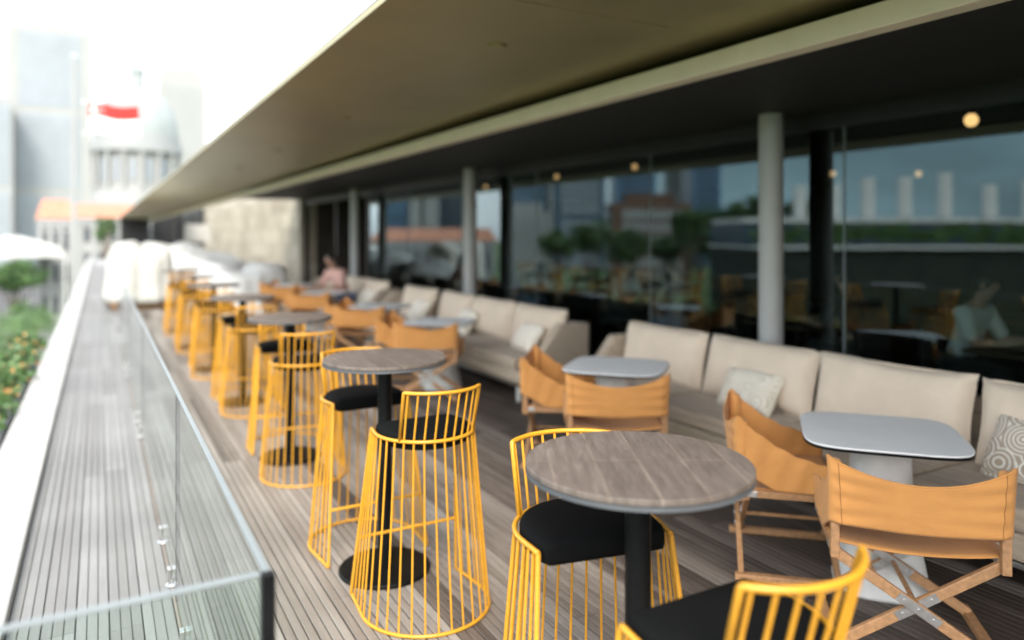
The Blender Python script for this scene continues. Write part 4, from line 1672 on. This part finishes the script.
for k_ in range(16):
    a = 2 * PI * k_ / 16 + .1
    MB().lathe([(2.0 * sc_, zz(187.7)), (1.7 * sc_, zz(150.1))], 10, 0, 42 * sc_ * math.cos(a), 45 * sc_ + 42 * sc_ * math.sin(a)).build(
        'drum_column', M['facade_white'], dm, smooth='auto')
    a += PI / 16
    cw = MB()
    mt = Matrix.Translation((38.2 * sc_ * math.cos(a), 45 * sc_ + 38.2 * sc_ * math.sin(a), 0)) @ Matrix.Rotation(a, 4, 'Z')
    cw.box(-.3, .3, -2.2 * sc_, 2.2 * sc_, zz(180), zz(158), 0, mt)
    cw.build('window', M['window_band'], dm)

# flag and pole
D = 64
x_, y_ = at(74, D)
fp = thing('flagpole', 'tall white flagpole rising beyond the parapet', 'flagpole', (x_, y_, GZ), -TH)
MB().tube([(0, 0, 0), (0, 0, zat(58, D) - GZ)], [.27, .17], 16).build('pole', M['facade_white'], fp, smooth='auto')
MB().lathe([(.02, zat(58, D) - GZ), (.26, zat(57, D) - GZ), (.26, zat(55.5, D) - GZ), (.02, zat(53.5, D) - GZ)], 16).build('finial', M['steel'], fp, smooth='auto')
FWD, FH = 4.6, 2.55
nu, nv = 150, 84


def in_white(a, b):
    """a 0..1 from the pole, b 0..1 upward: lower half white; crescent and five stars in the red"""
    if b < .5:
        return True
    px, py = a * FWD / FH, b          # units of flag height
    cx, cy = .26, .75
    if (px - cx) ** 2 + (py - cy) ** 2 < .175 ** 2 and (px - cx - .085) ** 2 + (py - cy) ** 2 > .165 ** 2:
        return True
    for k_ in range(5):
        an = PI / 2 + k_ * 2 * PI / 5
        sx, sy = cx + .125 + .095 * math.cos(an), cy + .095 * math.sin(an)
        dx, dy = px - sx, py - sy
        r_ = math.hypot(dx, dy)
        if r_ < .034:
            t_ = (math.atan2(dy, dx) - PI / 2) % (2 * PI / 5)
            t_ = min(t_, 2 * PI / 5 - t_)
            if r_ < .034 * (1 - t_ / (PI / 5) * .6):
                return True
    return False


fm = MB()
fm.grid(lambda a, b: (.95 + a * FWD * .93, .30 * math.sin(a * 8.5 + b * .6) * (a ** .6), (b - 1) * FH - .38 * a + .12 * math.sin(a * 8)), nu, nv)
fm.m = [1 if in_white((i + .5) / nu, (j + .5) / nv) else 0 for j in range(nv) for i in range(nu)]
fo = fm.build('flag', [M['red'], M['flag_white']], smooth=True, loc=(x_ + .3, y_ - .15, zat(102.5, D)), rz=-TH)
tag(fo, 'red over white flag with white crescent and stars flying from the flagpole', 'flag')
# halyard ties the flag to the pole
MB().tube([(.95, 0, -.02), (.24, 0, .12)], .03, 6).build('halyard', M['flag_white'], fo)
MB().tube([(.95, 0, -FH + .02), (.26, 0, -FH - .1)], .03, 6).build('halyard', M['flag_white'], fo)

# ------------------------------------------------------------------ city across the street, seen reflected in the glass wall
GR = 'towers seen only as reflections in the glass wall'
RT_ = [
    ('dark blue glass tower reflected left of the white pair of slabs', 397, 420, 24, 120, 'facade_dark', 'facade_blue', 3, 4),
    ('white slab tower reflected above the orange roof, left of its twin', 415, 380, 11, 186, 'facade_white', 'facade_grey', 1, 2),
    ('white slab tower reflected above the orange roof, right of its twin', 429, 380, 11, 184, 'facade_white', 'facade_grey', 1, 2),
    ('broad dark tower reflected just left of the second column', 452, 430, 30, 110, 'facade_dark', 'window_dark', 3, 4),
    ('white and blue striped tower reflected right of the second column', 528, 400, 46, 90, 'facade_white', 'facade_blue', 2, 7),
    ('dark horizontally banded tower reflected beside the striped white one', 580, 380, 50, 110, 'facade_dark', 'window_band', 3, 0),
    ('bright blue glass tower reflected in the middle of the glass', 636, 420, 40, 100, 'facade_blue', 'facade_dark', 3, 5),
    ('slim white tower reflected between two blue ones', 680, 460, 13, 140, 'facade_white', 'facade_grey', 1, 2),
    ('deep blue tower reflected left of the open sky', 707, 420, 28, 100, 'facade_blue', 'facade_dark', 3, 4)]
for lab, u, D, wp, vt, wl, wn, bd, ml in RT_:
    tower('city_tower', lab, u, D, wp, vt, 26, M[wl], M[wn], bd, ml, group=GR, mirror=True)
hall('orange_roof_hall', 'long white hall with orange roof reflected in the glass between the columns', 372, 492, 100, 241, 228, 10, True, 12, .03)
tower('white_block', 'low white block reflected right of the second column', 528, 240, 50, 212, 14, M['facade_white'], M['facade_grey'], 1, 4, mirror=True)
tower('brick_block', 'brown brick block with a pale front reflected under the blue tower', 652, 220, 78, 203, 16, M['brick'], M['facade_grey'], 1, 0, mirror=True)
GRT = 'trees across the street seen in the reflection'
for i, (u, D, v, rpx, lab) in enumerate([
        (725, 110, 222, 26, 'broad green tree reflected below the open sky, left of the column'),
        (752, 120, 212, 24, 'taller green tree reflected close to the first column'),
        (700, 100, 240, 22, 'low green tree reflected beneath the brown block'),
        (668, 105, 248, 22, 'low dark tree reflected at the foot of the brick block'),
        (800, 105, 214, 20, 'green tree reflected just right of the first column'),
        (630, 110, 246, 30, 'broad dark tree reflected in the middle of the glass, under the brick block'),
        (590, 104, 240, 26, 'green tree reflected between the banded tower and the brick block'),
        (560, 112, 244, 24, 'low green tree reflected below the striped tower'),
        (690, 92, 226, 24, 'full green tree reflected right of the brick block'),
        (740, 84, 236, 26, 'dense green tree reflected lowest beside the first column')]):
    x_, y_ = at(u, D)
    tree(lab, 2 * GX - x_, y_, GZ, zat(v, D), rpx * D / 740, rpx * .75 * D / 740, 40 + i, 2600, .34, GRT)

# roof garden wing opposite: hedge, ledge and a row of white pillars
D = 62
x_, y_ = at(925, D)
wg = thing('roof_garden_wing', 'white opposite wing with ledge, reflected at the right of the glass', 'building', (2 * GX - x_, y_, GZ), TH)
sc_ = D / 740
zz = lambda v: zat(v, D) - GZ
MB().box(-230 * sc_, 170 * sc_, 0, 14, 0, zz(249)).build('wall', M['black_green'], wg)
MB().box(-232 * sc_, 172 * sc_, -.4, 14.4, zz(249) + .01, zz(246.5)).build('cornice', M['white_paint'], wg)
MB().box(-230 * sc_, 170 * sc_, 3.2, 13, zz(246.5) + .01, zz(222)).build('upper_wall', M['facade_dark'], wg)
MB().box(-231 * sc_, 171 * sc_, 2.9, 13.2, zz(222) + .01, zz(217)).build('ledge', M['white_paint'], wg)
hg = MB()
rnd = random.Random(77)
for k_ in range(24):
    leaf_cloud(hg, ((-222 + k_ * 16.5) * sc_, 1.6, zz(234)), 1.25, .9, 1.2 + rnd.uniform(-.2, .3), 520, .16, rnd, 9)
ho = hg.build('hedge', [M['leaf_light'], M['hedge'], M['leaf']], loc=(2 * GX - x_, y_, GZ), rz=TH)
tag(ho, 'long clipped green hedge on the opposite wing, reflected at the right of the glass', 'hedge')
for i, (u, vt) in enumerate([(834, 184), (868, 178), (905, 177), (945, 173), (990, 185), (1030, 178), (800, 186)]):
    px, py = at(u, D + 4)
    o = thing('white_pillar', 'white square roof pillar reflected in the glass, %s from the left of its row' %
              ['second', 'third', 'fourth', 'fifth', 'sixth', 'seventh', 'first'][i], 'pillar', (2 * GX - px, py, zz(217) + GZ + .005), TH, 'white roof pillars reflected')
    hh = zat(vt, D + 4) - zz(217) - GZ
    ww = 5.2 * sc_
    MB().box(-ww, ww, -.4, .4, 0.12, hh).build('shaft', M['white_paint'], o)
    MB().box(-ww * 1.25, ww * 1.25, -.5, .5, 0, .118).build('plinth', M['facade_grey'], o)
